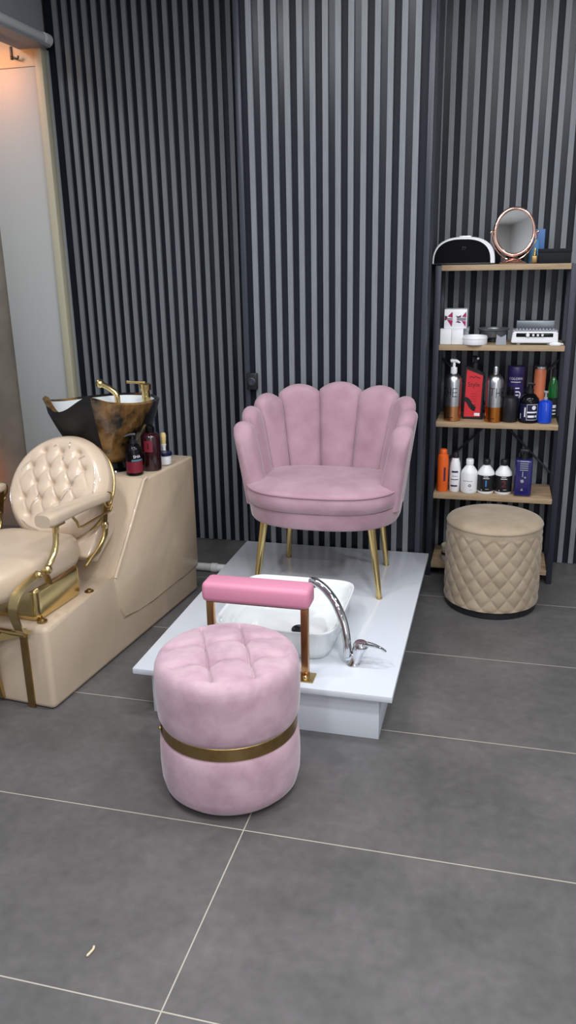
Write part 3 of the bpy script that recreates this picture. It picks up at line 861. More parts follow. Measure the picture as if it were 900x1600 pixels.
bm = B(); lathe(bm, [(0, .074), (.009, .074), (.012, .10), (.013, .118), (.009, .128), (0, .13)], 20); obj('bristles', bm, M_BRISTLE, b, label='cream bristles')

# ------------------------------------------------------------------ shelf unit
SHX0, SHX1, SY0, SY1 = -.275, .287, 3.895, 4.17
S1, S2, S3, S4, S5 = 1.518, 1.161, .797, .437, .070
t = thing('shelf_unit', 'open shelf rack with charcoal steel posts and five oak boards against the slat wall', 'shelf', (0, SY0, 0))
for px in (SHX0 - .028, SHX1):
    for py in (0, SY1 - SY0 - .028):
        bm = B(); box(bm, px, px + .028, py, py + .028, 0, S1 - .002, .002); obj('post', bm, M_POST, t)
for z in (S1, S2, S3, S4, S5):
    bm = B(); box(bm, SHX0, SHX1, .0, SY1 - SY0 - .002, z - .025, z, .001); obj('shelf_board', bm, M_WOOD, t)
    for px in (SHX0 - .026, SHX1 + .004):
        bm = B(); box(bm, px, px + .022, .028, SY1 - SY0 - .028, z - .024, z - .004, .001); obj('side_rail', bm, M_POST, t)
for (za, zb) in ((1.07, .50), (.50, 1.07)):
    bm = B(); tube(bm, [(SHX0, .262, za), (SHX1, .262, zb)], .006, 8); obj('cross_brace', bm, M_POST, t)

def lbottle(name, label, x, y, z, prof, m, cat='bottle', n=36, body='body', group=None):
    b = thing(name, label, cat, (x, y, z), 0, group)
    bm = B(); lathe(bm, prof, n); obj(body, bm, m, b)
    return b

# --- top shelf
b = thing('nail_lamp', 'white and black arched nail-drying lamp at the left end of the top shelf', 'nail lamp', (-.181, 3.93, S1))
def arch(w, h, n=28, e=2.6): return [sup(PI - PI * k / n, w, h, e) for k in range(n + 1)]
def arch_shell(bm, w0, h0, w1, h1, y0, y1, z0=0.0, taper=.94):
    o = arch(w0, h0); i = [(x - .006, z) for x, z in arch(w1, h1)]
    rows = []
    for y, s in ((y0, 1.0), (y0 + .004, 1.02), (y1 - .03, 1.0), (y1, taper)):
        rows.append(([bm.verts.new((x * s, y, z0 + z * s)) for x, z in o], [bm.verts.new((x * s, y, z0 + z * s)) for x, z in i]))
    for (oa, ia), (ob, ib) in zip(rows, rows[1:]):
        for k in range(len(oa) - 1):
            bm.faces.new((oa[k], oa[k + 1], ob[k + 1], ob[k])); bm.faces.new((ia[k], ib[k], ib[k + 1], ia[k + 1]))
    for r_ in (rows[0], rows[-1]):
        for k in range(len(r_[0]) - 1): bm.faces.new((r_[0][k], r_[1][k], r_[1][k + 1], r_[0][k + 1]))
        # feet
    for k in (0, -1):
        for (oa, ia), (ob, ib) in zip(rows, rows[1:]): bm.faces.new((oa[k], ob[k], ib[k], ia[k]))
bm = B(); arch_shell(bm, .137, .112, .126, .104, -.02, .17, .006); obj('shell', bm, M_WHITEPL, b, 50, label='white arched shell')
bm = B(); a_ = [(x - .006, z) for x, z in arch(.1275, .1055)]
v0 = [bm.verts.new((x, -.012, .006 + z)) for x, z in a_]; v1 = [bm.verts.new((x * .95, .16, .006 + z * .95)) for x, z in a_]
bm.faces.new(v0); bm.faces.new(v1[::-1])
for k in range(len(v0)): bm.faces.new((v0[k], v0[(k + 1) % len(v0)], v1[(k + 1) % len(v0)], v1[k]))
obj('front_cover', bm, M_LAMPFRONT, b, 50, label='black glossy front')
bm = B(); box(bm, -.136, .128, -.018, .172, 0, .008, .003); obj('base_plate', bm, M_BLACKPL, b)
bm = B(); box(bm, -.025, .03, .02, .05, .118, .125, .003); obj('display', bm, M_ALU, b)
lettering('77', .02, M_POST, b, .07, y=-.0125)

b = thing('vanity_mirror', 'round rose-copper vanity mirror on a wire fork, on the top shelf', 'mirror', (.037, 3.99, S1))
bm = B(); lathe(bm, [(0, 0), (.058, 0), (.06, .004), (.055, .009), (.04, .016), (.025, .022), (.012, .026), (0, .026)], 44, sx=1, sy=.72); obj('base', bm, M_ROSE, b)
MZ = .138; mt = Matrix.Translation((0, 0, MZ)) @ Matrix.Rotation(math.radians(-4), 4, 'X') @ Matrix.Rotation(math.radians(12), 4, 'Z')
bm = B()
for k in range(1): pass
ring = [mt @ Vector((.087 * math.cos(2 * PI * k / 64), 0, .100 * math.sin(2 * PI * k / 64))) for k in range(64)]
tube(bm, ring, .0085, 14, closed=True, up=(0, 1, 0)); rg = obj('ring', bm, M_ROSE, b)
bm = B(); V = []
for r_, yy in ((0, -.004), (1, -.004), (1, .006), (0, .006)):
    V.append([bm.verts.new(mt @ Vector((.084 * r_ * math.cos(2 * PI * k / 64), yy, .097 * r_ * math.sin(2 * PI * k / 64)))) for k in range(64 if r_ else 1)])
for k in range(64):
    k2 = (k + 1) % 64
    bm.faces.new((V[0][0], V[1][k], V[1][k2])); bm.faces.new((V[1][k], V[2][k], V[2][k2], V[1][k2])); bm.faces.new((V[3][0], V[2][k2], V[2][k]))
obj('glass', bm, M_MIRROR, b, 30)
for s in (-1, 1):
    e_ = mt @ Vector((s * .098, 0, 0))
    bm = B(); tube(bm, arc([tuple(e_), (s * .096, 0, .10), (s * .07, 0, .055), (s * .035, 0, .024), (0, 0, .018)], 5), .0028, 8); obj('fork_arm', bm, M_ROSE, b)
    bm = B(); bmesh.ops.create_uvsphere(bm, u_segments=12, v_segments=8, radius=.0065, matrix=Matrix.Translation(e_ + Vector((s * .006, 0, 0)))); obj('pivot_knob', bm, M_ROSE, b)

b = thing('blue_carton', 'tall blue carton standing behind the blue spray bottle on the top shelf', 'box', (.148, 4.13, S1))
bm = B(); box(bm, -.027, .027, -.02, .02, 0, .15, .001); obj('body', bm, M_SKYBLUE2, b)
bm = B(); box(bm, -.024, .02, -.0206, -.020, .02, .06); obj('printed_panel', bm, M_SKYBLUE, b)
b = lbottle('spray_bottle', 'light blue spray bottle between the round mirror and the black box', (.129), 4.078, S1, [(0, 0), (.021, 0), (.023, .003), (.023, .095), (.02, .104), (.01, .11), (0, .11)], M_SKYBLUE)
bm = B(); lathe(bm, [(0, .108), (.010, .108), (.010, .12), (.005, .122), (.005, .132), (0, .132)], 18); pm = obj('sprayer', bm, M_WHITEPL, b)
bm = B(); tube(bm, [(.012, 0, .134), (-.015, -.002, .135)], .006, 10); obj('nozzle', bm, M_WHITEPL, pm)
b = thing('nail_polish', 'tiny bottle with gold cap in front of the light blue spray bottle', 'nail polish', (.131, 3.965, S1))
bm = B(); box(bm, -.013, .013, -.011, .011, 0, .034, .004, 3); obj('body', bm, M_BRONZE, b)
bm = B(); lathe(bm, [(0, .033), (.008, .033), (.006, .06), (.005, .066), (0, .067)], 18); obj('cap', bm, M_GOLD, b, label='gold cap')
b = thing('black_box', 'low black box at the right end of the top shelf', 'box', (.216, 3.96, S1))
bm = B(); box(bm, -.069, .069, -.04, .05, 0, .045, .002); obj('body', bm, M_BLACKMATT, b)
bm = B(); box(bm, -.0705, .0705, -.0415, .0515, .045, .062, .002); obj('lid', bm, M_BLACKMATT, b)

# --- second shelf
b = thing('white_carton', 'small white carton at the left end of the second shelf', 'box', (-.246, 3.945, S2))
bm = B(); box(bm, -.026, .026, -.03, .03, 0, .068, .0015); obj('body', bm, M_WHITEPL, b)
bm = B(); box(bm, -.0265, .0265, -.0305, .0305, .0665, .071, .001); obj('lid', bm, M_WHITEPL, b)
b = thing('white_carton', 'white carton second from the left on the second shelf, touching its twin', 'box', (-.193, 3.945, S2))
bm = B(); box(bm, -.0262, .0262, -.03, .03, 0, .068, .0015); obj('body', bm, M_WHITEPL, b)
bm = B(); box(bm, -.0265, .0265, -.0305, .0305, .0665, .071, .001); obj('lid', bm, M_WHITEPL, b)
b = thing('grey_carton', 'pale grey box behind the two white cartons, under the butterfly box', 'box', (-.2, 4.03, S2))
bm = B(); box(bm, -.055, .055, -.05, .05, 0, .066, .002); obj('body', bm, M_GREYPL, b)
bm = B(); box(bm, -.057, .057, -.052, .052, .054, .070, .002); obj('lid', bm, M_GREYPL, b)
b = thing('butterfly_box', 'white tissue box printed with magenta butterflies, standing on the cartons', 'box', (-.205, 3.965, S2 + .0712))
bm = B(); box(bm, -.052, .052, -.04, .06, 0, .088, .003); obj('body', bm, M_WHITEPL, b)
def wing(bm, pts, y): bm.faces.new([bm.verts.new((x, y, z)) for x, z in pts])
for name, m, polys in (('butterfly_wings', M_MAGENTA, [[(-.037, .056), (-.014, .078), (-.013, .05)], [(-.04, .042), (-.012, .038), (-.016, .008)], [(.028, .054), (.048, .078), (.049, .052)], [(.028, .036), (.048, .034), (.047, .008)]]),
                       ('wing_tips', M_PLUM, [[(-.05, .06), (-.037, .056), (-.04, .042), (-.05, .036)], [(.0, .06), (.012, .056), (.026, .062), (.024, .052), (.008, .05)], [(.0, .03), (.012, .036), (.026, .03), (.02, .026), (.01, .028)]]),
                       ('butterfly_bodies', M_GREYPRINT, [[(-.04, .049), (-.013, .048), (-.013, .040), (-.04, .043)], [(.006, .05), (.048, .051), (.048, .036), (.006, .037)]])):
    bm = B()
    for p in polys: wing(bm, p, -.0406)
    obj(name, bm, m, b, 0)
b = thing('tape_ring', 'low white round tub beside the white cartons', 'tub', (-.114, 3.935, S2))
bm = B(); lathe(bm, [(0, 0), (.056, 0), (.058, .003), (.058, .036), (.056, .04), (.051, .04), (.049, .036), (.049, .02), (0, .02)], 44); obj('body', bm, M_WHITEPL, b)
bm = B(); lathe(bm, [(.0582, .024), (.0592, .026), (.0592, .032), (.0582, .034)], 44); obj('rim_band', bm, M_WHITEPL, b)
b = thing('metal_bowl', 'grey metal bowl on a dark foot, behind the cat-eared holder', 'bowl', (-.03, 4.05, S2))
bm = B(); lathe(bm, [(0, .018), (.04, .018), (.058, .026), (.064, .055), (.072, .058), (.073, .064), (.066, .066), (.06, .06), (.054, .03), (0, .024)], 44); obj('body', bm, M_GREYMETAL, b)
bm = B(); lathe(bm, [(0, 0), (.036, 0), (.038, .003), (.036, .019), (0, .019)], 36); obj('foot', bm, M_BLACKPL, b)
b = thing('cat_ear_holder', 'small grey cat-eared holder in front of the metal bowl', 'holder', (.006, 3.925, S2))
bm = B()
pl = [(-.0235, 0), (.0235, 0), (.0215, .046), (.013, .040), (0, .034), (-.013, .040), (-.0205, .046)]
va = [bm.verts.new((x, -.012, z)) for x, z in pl]; vb = [bm.verts.new((x, .014, z)) for x, z in pl]
bm.faces.new(va); bm.faces.new(vb[::-1])
for k in range(len(pl)): bm.faces.new((va[k], va[(k + 1) % len(pl)], vb[(k + 1) % len(pl)], vb[k]))
obj('body', bm, M_GREYPL, b)
b = thing('nail_drill_station', 'white nail-drill control unit with black knob panel at the right of the second shelf', 'nail drill', (.154, 3.95, S2))
bm = B()
pl = [(-.103, .008), (.103, .008), (.100, .060), (-.097, .060)]
va = [bm.verts.new((x, -.035, z)) for x, z in pl]; vb = [bm.verts.new((x, .09, z)) for x, z in pl]
bm.faces.new(va); bm.faces.new(vb[::-1])
for k in range(4): bm.faces.new((va[k], va[(k + 1) % 4], vb[(k + 1) % 4], vb[k]))
bmesh.ops.bevel(bm, geom=bm.edges[:], offset=.004, segments=2, affect='EDGES')
obj('body', bm, M_WHITEPL, b, 40)
bm = B(); box(bm, -.082, .08, -.0375, -.034, .036, .053, .0016); 
pn = obj('control_panel', bm, M_BLACKGL, b, 40, label='black control panel')
for k, (x_, r_) in enumerate(((-.031, .0085), (-.007, .0058), (.013, .0058), (.033, .0058))):
    bm = B(); lathe(bm, [(0, 0), (r_, 0), (r_, .006), (r_ * .7, .009), (0, .009)], 18)
    for v in bm.verts: v.co = Vector((x_ + v.co.x, -.0375 - v.co.z, .0445 + v.co.y))
    obj('knob', bm, M_WHITEPL, pn)
bm = B(); box(bm, -.098, .099, -.03, .088, .060, .066, .002)
for k in range(12): box(bm, -.084 + k * .0145, -.076 + k * .0145, -.032, -.02, .062, .073, .001)
obj('top_deck', bm, M_GREYPL, b)
bm = B(); box(bm, -.083, .085, .0, .05, .066, .106, .003); obj('bit_holder', bm, M_GREYMETAL, b)
for x_ in (-.07, .065):
    bm = B(); lathe(bm, [(0, 0), (.010, 0), (.010, .009), (0, .009)], 14, (x_, -.015, 0)); obj('foot', bm, M_GREYPL, b)
b = thing('white_clip', 'small flat white remote-like piece by the right shelf post', 'clip', (.246, 3.903, S2))
bm = B(); lathe(bm, [(0, 0), (.024, 0), (.028, .004), (.026, .010), (.015, .014), (0, .015)], 28, sx=1, sy=.3); obj('body', bm, M_WHITEPL, b)
bm = B(); tube(bm, [(.02, .004, .006), (.034, .006, .005)], .0035, 8); obj('tip', bm, M_WHITEPL, b)

# --- third shelf
def can(name, label, x, y, top, m2):
    b = thing(name, label, 'bottle', (x, y, S3))
    bm = B(); lathe(bm, [(0, 0), (.037, 0), (.040, .003), (.040, .072)], 44); obj('lower_body', bm, m2, b, label='copper lower part')
    bm = B(); lathe(bm, [(.040, .072), (.040, .185), (.038, .2), (.031, .214), (.02, .224), (.012, .227), (0, .227)], 44); obj('body', bm, M_ALU, b)
    bm = B(); patch(bm, .0403, -.9, .15, .017, .0205); obj('fine_print', bm, M_INK, b)
    return b
b = can('silver_pump_bottle', 'silver and copper bottle with a white pump, leftmost on the bottle shelf', -.203, 3.945, 0, M_COPPERCAN)
def thin_letters(b, items, r, ang):
    bm = B()
    for (x0, x1, z0, z1) in items:
        nseg = max(2, int(abs(x1 - x0) / .004) + 1)
        grid(bm, nseg, 2, lambda u, v: Vector((r * math.sin((x0 + (x1 - x0) * u) / r + ang), -r * math.cos((x0 + (x1 - x0) * u) / r + ang), z0 + (z1 - z0) * v)))
    return obj('lettering', bm, M_INK, b, 0)
def THE(z0, h, w, gap, st):
    L = []; x = -(3 * w + 2 * gap) / 2
    L += [(x, x + w, z0 + h - st, z0 + h), (x + w * .5 - st / 2, x + w * .5 + st / 2, z0 + h * .2, z0 + h)]; x += w + gap
    L += [(x, x + st, z0, z0 + h), (x + w - st, x + w, z0 + h * .15, z0 + h), (x, x + w, z0 + h * .45, z0 + h * .45 + st)]; x += w + gap
    L += [(x, x + st, z0, z0 + h), (x, x + w, z0 + h - st, z0 + h), (x, x + w, z0 + h * .45, z0 + h * .45 + st), (x, x + w, z0, z0 + st)]
    return L
thin_letters(b, THE(.118, .042, .022, .006, .0034), .0404, -.42)
bm = B(); lathe(bm, [(0, .226), (.015, .226), (.016, .23), (.015, .254), (.007, .256), (.0065, .278), (0, .278)], 22); pm = obj('pump', bm, M_WHITEPL, b, label='white pump')
bm = B(); tube(bm, [(-.018, 0, .284), (-.014, 0, .285), (.01, -.002, .285), (.026, -.005, .276)], [.006, .009, .008, .005], 10); obj('nozzle', bm, M_WHITEPL, pm)
b = can('silver_can', 'silver and amber aerosol can with metal cap, third along the bottle shelf', -.009, 3.945, 0, M_ORANGECU)
thin_letters(b, THE(.118, .046, .022, .006, .0034), .0404, .42)
bm = B(); lathe(bm, [(0, .226), (.012, .226), (.0125, .258), (.011, .261), (0, .261)], 22); obj('cap', bm, M_ALU, b)
# red styling bottle
b = thing('red_styling_bottle', 'flat black bottle with large red label, second along the bottle shelf', 'bottle', (-.107, 4.0, S3), math.radians(-3))
bm = B()
pl = [(-.047, 0), (.047, 0), (.049, .19), (.049, .218), (.02, .236), (-.042, .258), (-.047, .25)]
va = [bm.verts.new((x, -.022, z)) for x, z in pl]; vb = [bm.verts.new((x, .022, z)) for x, z in pl]
bm.faces.new(va); bm.faces.new(vb[::-1])
for k in range(len(pl)): bm.faces.new((va[k], va[(k + 1) % len(pl)], vb[(k + 1) % len(pl)], vb[k]))
bmesh.ops.bevel(bm, geom=bm.edges[:], offset=.005, segments=3, affect='EDGES'); obj('body', bm, M_BLACKPL, b, 40)
bm = B()
bm.faces.new([bm.verts.new((x, -.0226, z)) for x, z in [(-.041, .012), (.036, .014), (.041, .212), (-.035, .24)]]); obj('label', bm, M_RED, b, 0, label='red label')
lettering('Style', .030, M_INK, b, .168, x=0, y=-.0232)
bm = B(); strip(bm, arc([(-.022, -.0234, .203), (-.012, -.0234, .207), (-.002, -.0234, .202), (.008, -.0234, .207), (.018, -.0234, .203), (.03, -.0234, .199)], 4), .0006, .004, (0, 1, 0)); obj('script_print', bm, M_CRIMSON, b, 0)
bm = B()
for k in range(4): wing(bm, [(-.012, .125 - k * .012), (.016, .125 - k * .012), (.016, .1235 - k * .012), (-.012, .1235 - k * .012)], -.0232)
obj('fine_print', bm, M_CRIMSON, b, 0)
bm = B()
pts_ = arc([(-.04, -.0234, .098), (-.025, -.0234, .092), (-.012, -.0234, .07), (.0, -.0234, .056), (.012, -.0234, .05)], 4)
strip(bm, pts_, .0006, .022, (0, 1, 0))
for k in range(4): strip(bm, [(-.008, -.0234, .07 - k * .007), (.012, -.0234, .069 - k * .008)], .0006, .0035, (0, 1, 0))
obj('printed_motif', bm, M_INK, b, 0)
bm = B(); wing(bm, [(.008, .018), (.034, .018), (.034, .032), (.008, .032)], -.0234); obj('price_sticker', bm, M_WHITEINK, b, 0, label='white sticker')
bm = B(); lathe(bm, [(0, .24), (.016, .24), (.016, .272), (.006, .274), (.0055, .292), (0, .292)], 20); pm = obj('pump', bm, M_BLACKPL, b)
bm = B(); tube(bm, [(-.014, 0, .296), (.004, -.004, .297), (.014, -.02, .294)], [.008, .008, .0045], 10); obj('nozzle', bm, M_BLACKPL, pm)
bm = B(); bmesh.ops.create_uvsphere(bm, u_segments=10, v_segments=8, radius=.006, matrix=Matrix.Translation((.014, -.024, .293))); obj('nozzle_tip', bm, M_WHITEPL, pm, label='pale nozzle tip')
# purple tube
b = thing('purple_tube', 'tall dark purple canister with white writing, behind the plain black bottle', 'canister', (.087, 4.06, S3))
bm = B(); lathe(bm, [(0, 0), (.039, 0), (.040, .002), (.040, .215), (0, .215)], 44); obj('body', bm, M_PURPLE, b)
bm = B(); lathe(bm, [(.0405, .205), (.041, .206), (.041, .247), (.039, .25), (0, .25)], 44); obj('lid', bm, M_PURPLE, b)
lettering('COLORIN', .0155, M_WHITEINK, b, .193, r=.0412)
bm = B(); patch(bm, .0412, -.6, .55, .176, .179); obj('fine_print', bm, M_WHITEINK, b, 0)
bm = B(); patch(bm, .0412, -.05, .45, .146, .151)
pts_ = [(.0, .131), (.014, .131), (.022, .126), (.0235, .115), (.019, .102)]
q_ = arc([(x, 0, z) for x, z in pts_], 5)
w_ = .0028
rows = []
for i, p in enumerate(q_):
    tv = (q_[min(i + 1, len(q_) - 1)] - q_[max(i - 1, 0)]).normalized(); nn = Vector((-tv.z, 0, tv.x))
    rows.append([bm.verts.new((.0412 * math.sin((p + nn * s * w_).x / .0412), -.0412 * math.cos((p + nn * s * w_).x / .0412), (p + nn * s * w_).z)) for s in (-1, 1)])
for a, c in zip(rows, rows[1:]): bm.faces.new((a[0], a[1], c[1], c[0]))
patch(bm, .0412, .02, .4, .112, .118)
obj('emblem', bm, M_WHITEINK, b, 0)
b = lbottle('black_bottle', 'plain matt black bottle with cap, standing in front of the purple canister', .065, 3.955, S3, [(0, 0), (.036, 0), (.038, .004), (.038, .098), (.034, .114), (.022, .124), (.014, .127), (0, .127)], M_BLACKPL)
bm = B(); lathe(bm, [(0, .126), (.015, .126), (.016, .13), (.016, .15), (.010, .153), (.009, .165), (0, .166)], 22); obj('cap', bm, M_BLACKGL, b)
b = lbottle('labelled_bottle', 'dark pump bottle with a white-printed navy label, left of the royal blue bottle', .153, 3.957, S3, [(0, 0), (.043, 0), (.045, .004), (.045, .098), (.042, .112), (.026, .132), (.016, .138), (0, .138)], M_BLACKGL)
bm = B(); patch(bm, .0454, -1.15, 1.15, .012, .092); obj('label', bm, M_NAVY, b, 0, label='navy label')
bm = B(); r_ = .0457
for (a0, a1, z0, z1) in ((-.25, .95, .088, .0895), (-.25, .95, .016, .0175), (-.25, -.22, .016, .0895), (.92, .95, .016, .0895), (-.2, .85, .049, .056), (-.12, .55, .028, .038), (.65, .82, .028, .038), (-.5, -.36, .03, .075), (-1.0, -.92, .02, .045)):
    patch(bm, r_, a0, a1, z0, z1, 8)
V0 = []
for k in range(20):
    a = .48 + .22 * math.cos(2 * PI * k / 20); V0.append(bm.verts.new((r_ * math.sin(a), -r_ * math.cos(a), .074 + .0098 * math.sin(2 * PI * k / 20))))
bm.faces.new(V0)
obj('label_print', bm, M_WHITEINK, b, 0)
bm = B(); lathe(bm, [(0, .137), (.017, .137), (.017, .156), (.007, .158), (.006, .176), (0, .177)], 20); pm = obj('pump', bm, M_BLACKPL, b)
bm = B(); tube(bm, [(-.012, 0, .18), (.004, 0, .181), (.018, -.012, .178)], [.007, .008, .004], 10); obj('nozzle', bm, M_BLACKPL, pm)
b = lbottle('salmon_can', 'tall salmon-orange can behind the royal blue bottle', .199, 4.09, S3, [(0, 0), (.026, 0), (.028, .003), (.028, .232), (.026, .236), (0, .236)], M_ORANGE2)
bm = B(); lathe(bm, [(.0275, .235), (.0285, .236), (.0285, .246), (.024, .25), (0, .25)], 32); obj('lid', bm, M_ALU, b, label='metal lid')
b = lbottle('blue_bottle', 'royal blue bottle with a clear spray head near the right post', .225, 3.945, S3, [(0, 0), (.028, 0), (.032, .004), (.033, .012), (.033, .09), (.030, .1), (.016, .108), (.010, .11), (0, .11)], M_BLUE)
bm = B(); lathe(bm, [(0, .109), (.009, .109), (.009, .12), (.005, .122), (.005, .138), (.008, .14), (.008, .15), (0, .151)], 18); pm = obj('spray_head', bm, M_GREYPL, b)
bm = B(); tube(bm, [(.008, 0, .146), (-.012, -.006, .148)], .0045, 8); obj('nozzle', bm, M_GREYPL, pm)
b = lbottle('green_bottle', 'dark green bottle with black lower label beside the right shelf post', .262, 4.075, S3, [(0, 0), (.022, 0), (.023, .003), (.023, .15), (.02, .175), (.012, .19), (.010, .2), (0, .2)], M_GREEN)
bm = B(); lathe(bm, [(.0235, .005), (.0235, .1)], 32); obj('label', bm, M_BLACKPL, b, label='black label')
bm = B()
for (z0, z1) in ((.052, .066), (.036, .043), (.02, .026)): patch(bm, .0238, -.9, .9, z0, z1)
obj('label_print', bm, M_WHITEINK, b, 0)
bm = B(); lathe(bm, [(0, .199), (.011, .199), (.011, .235), (.005, .237), (.004, .246), (0, .247)], 20); obj('cap', bm, M_BLACKPL, b)

# --- fourth shelf
b = thing('orange_bottle', 'orange plastic bottle with orange cap, leftmost on the lower bottle shelf', 'bottle', (-.237, 3.955, S4))
bm = B(); lathe(bm, [(0, 0), (.0255, 0), (.0275, .004), (.0275, .165), (.025, .182), (.017, .19), (0, .19)], 36); obj('body', bm, M_ORANGE, b)
bm = B(); lathe(bm, [(0, .19), (.0185, .19), (.0185, .208), (.016, .212), (0, .212)], 28); obj('cap', bm, M_ORANGE, b)
bm = B(); patch(bm, .0279, .22, .6, .055, .125); obj('dark_panel', bm, M_PLUM, b, 0, label='narrow dark label')
b = thing('lotion_bottle', 'slim white bottle with black cap and blue print, beside the orange bottle', 'bottle', (-.177, 3.96, S4))
bm = B(); lathe(bm, [(0, 0), (.0235, 0), (.0255, .004), (.0265, .06), (.0265, .115), (.023, .145), (.0165, .168), (.016, .17), (0, .17)], 36); obj('body', bm, M_WHITEPL, b)
bm = B(); lathe(bm, [(0, .169), (.0155, .169), (.014, .188), (.012, .198), (0, .2)], 24); obj('cap', bm, M_BLACKPL, b, label='black cap')
for z0, z1, a0, a1, nm in ((.099, .108, -.6, .6, 'title_print'), (.062, .066, -.75, .7, 'line_print'), (.028, .036, -.75, .55, 'wave_print')):
    bm = B(); patch(bm, .0268, a0, a1, z0, z1); obj(nm, bm, M_NAVY, b, 0)
bm = B(); patch(bm, .0268, -.5, .5, .080, .083); obj('small_print', bm, M_GREYPRINT, b, 0)
def jug(name, label, x, y, dark=None, num=None, nm=None):
    b = thing(name, label, 'bottle', (x, y, S4))
    h = .105 if dark else .104
    bm = B(); lathe(bm, [(0, 0), (.037, 0), (.0405, .005), (.041, .015), (.041, h - .006), (.038, h + .004), (.026, h + .022), (.016, h + .034), (.0155, h + .038), (0, h + .038)], 40); obj('body', bm, M_WHITEPL, b)
    bm = B(); lathe(bm, [(0, h + .037), (.0175, h + .037), (.0185, h + .041), (.0185, h + .06), (.0165, h + .064), (0, h + .064)], 28); obj('cap', bm, dark or M_WHITEPL, b)
    if dark:
        bm = B(); lathe(bm, [(.0414, .014), (.0416, .015), (.0416, .093), (.0414, .094)], 40); obj('label', bm, M_BLACKPL, b, label='black label')
        lettering(num, .046, nm, b, .053, r=.0421, ang=.05, sx=1.25)
        bm = B(); patch(bm, .042, -.25, .3, .087, .0895); patch(bm, .042, -.32, .42, .0785, .0815); patch(bm, .042, .0, .4, .0255, .027); patch(bm, .042, -.5, -.4, .019, .023); obj('label_print', bm, M_WHITEINK, b, 0)
    else:
        bm = B(); patch(bm, .0413, -.75, .45, .063, .0655); patch(bm, .0413, .05, .5, .0195, .021); obj('label_print', bm, M_GREYPRINT, b, 0)
        bm = B(); V0 = []
        for k in range(24):
            a = .12 + .17 * math.cos(2 * PI * k / 24); V0.append(bm.verts.new((.0414 * math.sin(a), -.0414 * math.cos(a), .042 + .0072 * math.sin(2 * PI * k / 24))))
        V1 = []
        for k in range(24):
            a = .12 + .09 * math.cos(2 * PI * k / 24); V1.append(bm.verts.new((.0414 * math.sin(a), -.0414 * math.cos(a), .042 + .0038 * math.sin(2 * PI * k / 24))))
        for k in range(24): bm.faces.new((V0[k], V0[(k + 1) % 24], V1[(k + 1) % 24], V1[k]))
        obj('emblem', bm, M_INK, b, 0)
    return b
jug('white_bottle', 'plain white bottle with white screw cap, third from left on the lower bottle shelf', -.107, 3.955)
jug('developer_bottle', 'white bottle with black label showing a blue numeral 1', -.027, 3.962, M_BLACKPL, '1', M_BLUEPRINT)
jug('developer_bottle', 'white bottle with black label showing a dark red numeral 2', .057, 3.965, M_BLACKPL, '2', M_CRIMSON)
b = thing('navy_spray_bottle', 'navy blue spray bottle with black trigger head, at the right of the lower bottle shelf', 'bottle', (.148, 3.945, S4))
bm = B(); box(bm, -.041, .041, -.03, .03, 0, .182, .011, 4); obj('body', bm, M_NAVYCLEAR, b, 40)
bm = B()
for k in range(5): wing(bm, [(-.018, .176 - k * .0105), (.02, .176 - k * .0105), (.02, .172 - k * .0105), (-.018, .172 - k * .0105)], -.0306)
wing(bm, [(-.006, .125), (-.002, .125), (-.002, .098), (-.006, .098)], -.0306); wing(bm, [(.004, .1), (.012, .1), (.012, .092), (.004, .092)], -.0306)
wing(bm, [(-.014, .082), (0, .086), (.004, .072), (-.008, .068)], -.0306); wing(bm, [(-.01, .03), (-.004, .042), (.002, .03)], -.0306)
obj('label_print', bm, M_GREYPL, b, 0)
bm = B(); lathe(bm, [(0, .181), (.016, .181), (.016, .2), (.009, .203), (.009, .212), (0, .212)], 20); pm = obj('spray_head', bm, M_BLACKPL, b)
bm = B(); box(bm, -.022, .02, -.012, .012, .211, .23, .005); obj('trigger_housing', bm, M_BLACKPL, pm)
bm = B(); tube(bm, [(-.02, -.002, .214), (-.026, -.004, .2), (-.022, -.004, .19)], .004, 8); obj('trigger', bm, M_BLACKPL, pm)

# --- lowest shelf: cream tub half behind the quilted pouf
b = thing('cream_tub', 'cream tub with gold band on the lowest shelf, mostly behind the quilted pouf', 'tub', (-.185, 3.96, S5))
bm = B(); lathe(bm, [(0, 0), (.04, 0), (.043, .004), (.043, .055), (0, .055)], 36); obj('body', bm, M_PANEL, b)
bm = B(); lathe(bm, [(.0435, .03), (.044, .031), (.044, .045), (.0435, .046)], 36); obj('band', bm, M_GOLD2, b)
bm = B(); lathe(bm, [(.043, .055), (.045, .056), (.045, .078), (.042, .082), (0, .082)], 36); obj('lid', bm, M_CREAM, b)

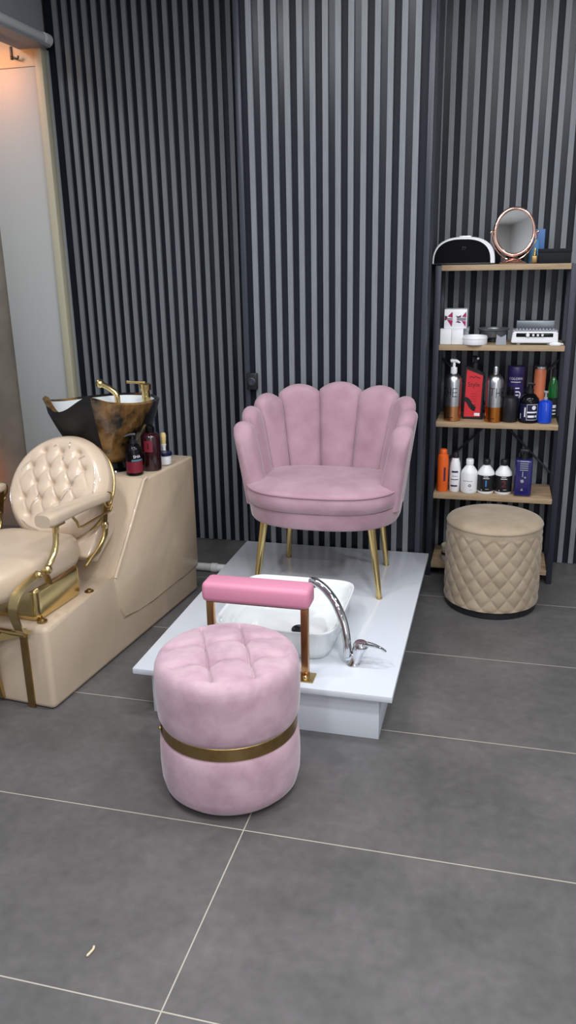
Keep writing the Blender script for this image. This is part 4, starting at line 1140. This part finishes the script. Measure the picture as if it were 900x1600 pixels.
# ------------------------------------------------------------------ lights
def area(name, loc, size, power, rgb=(255, 250, 244), rot=(0, 0, 0), sy=None, shape='RECTANGLE'):
    l = bpy.data.lights.new(name, 'AREA'); l.energy = power; l.color = lin(rgb)[:3]
    l.shape = shape; l.size = size
    if shape in ('RECTANGLE', 'ELLIPSE'): l.size_y = sy or size
    o = bpy.data.objects.new(name, l); COL.objects.link(o); o.location = loc; o.rotation_euler = rot
    return o
for i, (x, y, pw) in enumerate(((1.7, 2.5, 18), (-1.5, 1.7, 17), (-1.2, 1.0, 18), (.2, .9, 24), (1.7, .9, 22), (-.8, -.8, 22), (1.0, -.8, 22), (-.8, -2.3, 24), (1.6, -2.3, 24))):
    area('ceiling_downlight', (x, y, CEIL - .01), .22, pw, (250, 250, 255), shape='DISK')
area('shop_window_light', (2.2, FY + .03, 1.5), 1.6, 30, (240, 246, 255), rot=(math.radians(90), 0, 0), sy=1.9)
area('ceiling_panel', (-.2, 2.35, CEIL - .012), 1.7, 34, (246, 249, 255), sy=.35)
area('ceiling_panel', (.6, .2, CEIL - .012), 1.2, 30, (250, 250, 255), sy=.6)
area('alcove_warm_light', (-2.62, 3.95, 2.585), .25, 1.1, (255, 150, 70), rot=(math.radians(35), 0, 0), sy=.1)
area('alcove_floor_light', (-3.05, 4.1, .3), .1, .5, (255, 140, 50), rot=(math.radians(90), 0, 0), sy=.3)
area('alcove_ceiling_light', (-3.1, 3.2, CEIL - .02), .5, 14, (248, 250, 255))

# rest everything a hair above what carries it
for o in COL.objects:
    if o.parent is None and o.get('label') and o.location.z > .05: o.location.z += .0006

w = bpy.data.worlds.new('World'); scn.world = w; w.use_nodes = True
w.node_tree.nodes['Background'].inputs[0].default_value = (.6, .65, .7, 1)
w.node_tree.nodes['Background'].inputs[1].default_value = 0.15

# ------------------------------------------------------------------ camera
cam = bpy.data.cameras.new('camera'); co = bpy.data.objects.new('camera', cam); COL.objects.link(co)
r_ = Vector((0.968589, 0.247997, -0.018224)); u_ = Vector((-0.057504, 0.294687, 0.953862)); f_ = Vector((-0.241925, 0.922853, -0.299691))
mtx = Matrix(((r_.x, u_.x, -f_.x, 0), (r_.y, u_.y, -f_.y, 0), (r_.z, u_.z, -f_.z, 1.56), (0, 0, 0, 1)))
co.matrix_world = mtx
cam.sensor_fit = 'VERTICAL'; cam.sensor_height = 24.0; cam.lens = 1260.614 * 24.0 / 1600
cam.clip_start = .05; cam.clip_end = 50
scn.camera = co

vs = scn.view_settings
vs.view_transform = 'Standard'; vs.look = 'None'; vs.gamma = 1.0; vs.use_curve_mapping = False
vs.exposure = 0.0
scn.cycles.use_denoising = True
scn.cycles.max_bounces = 8
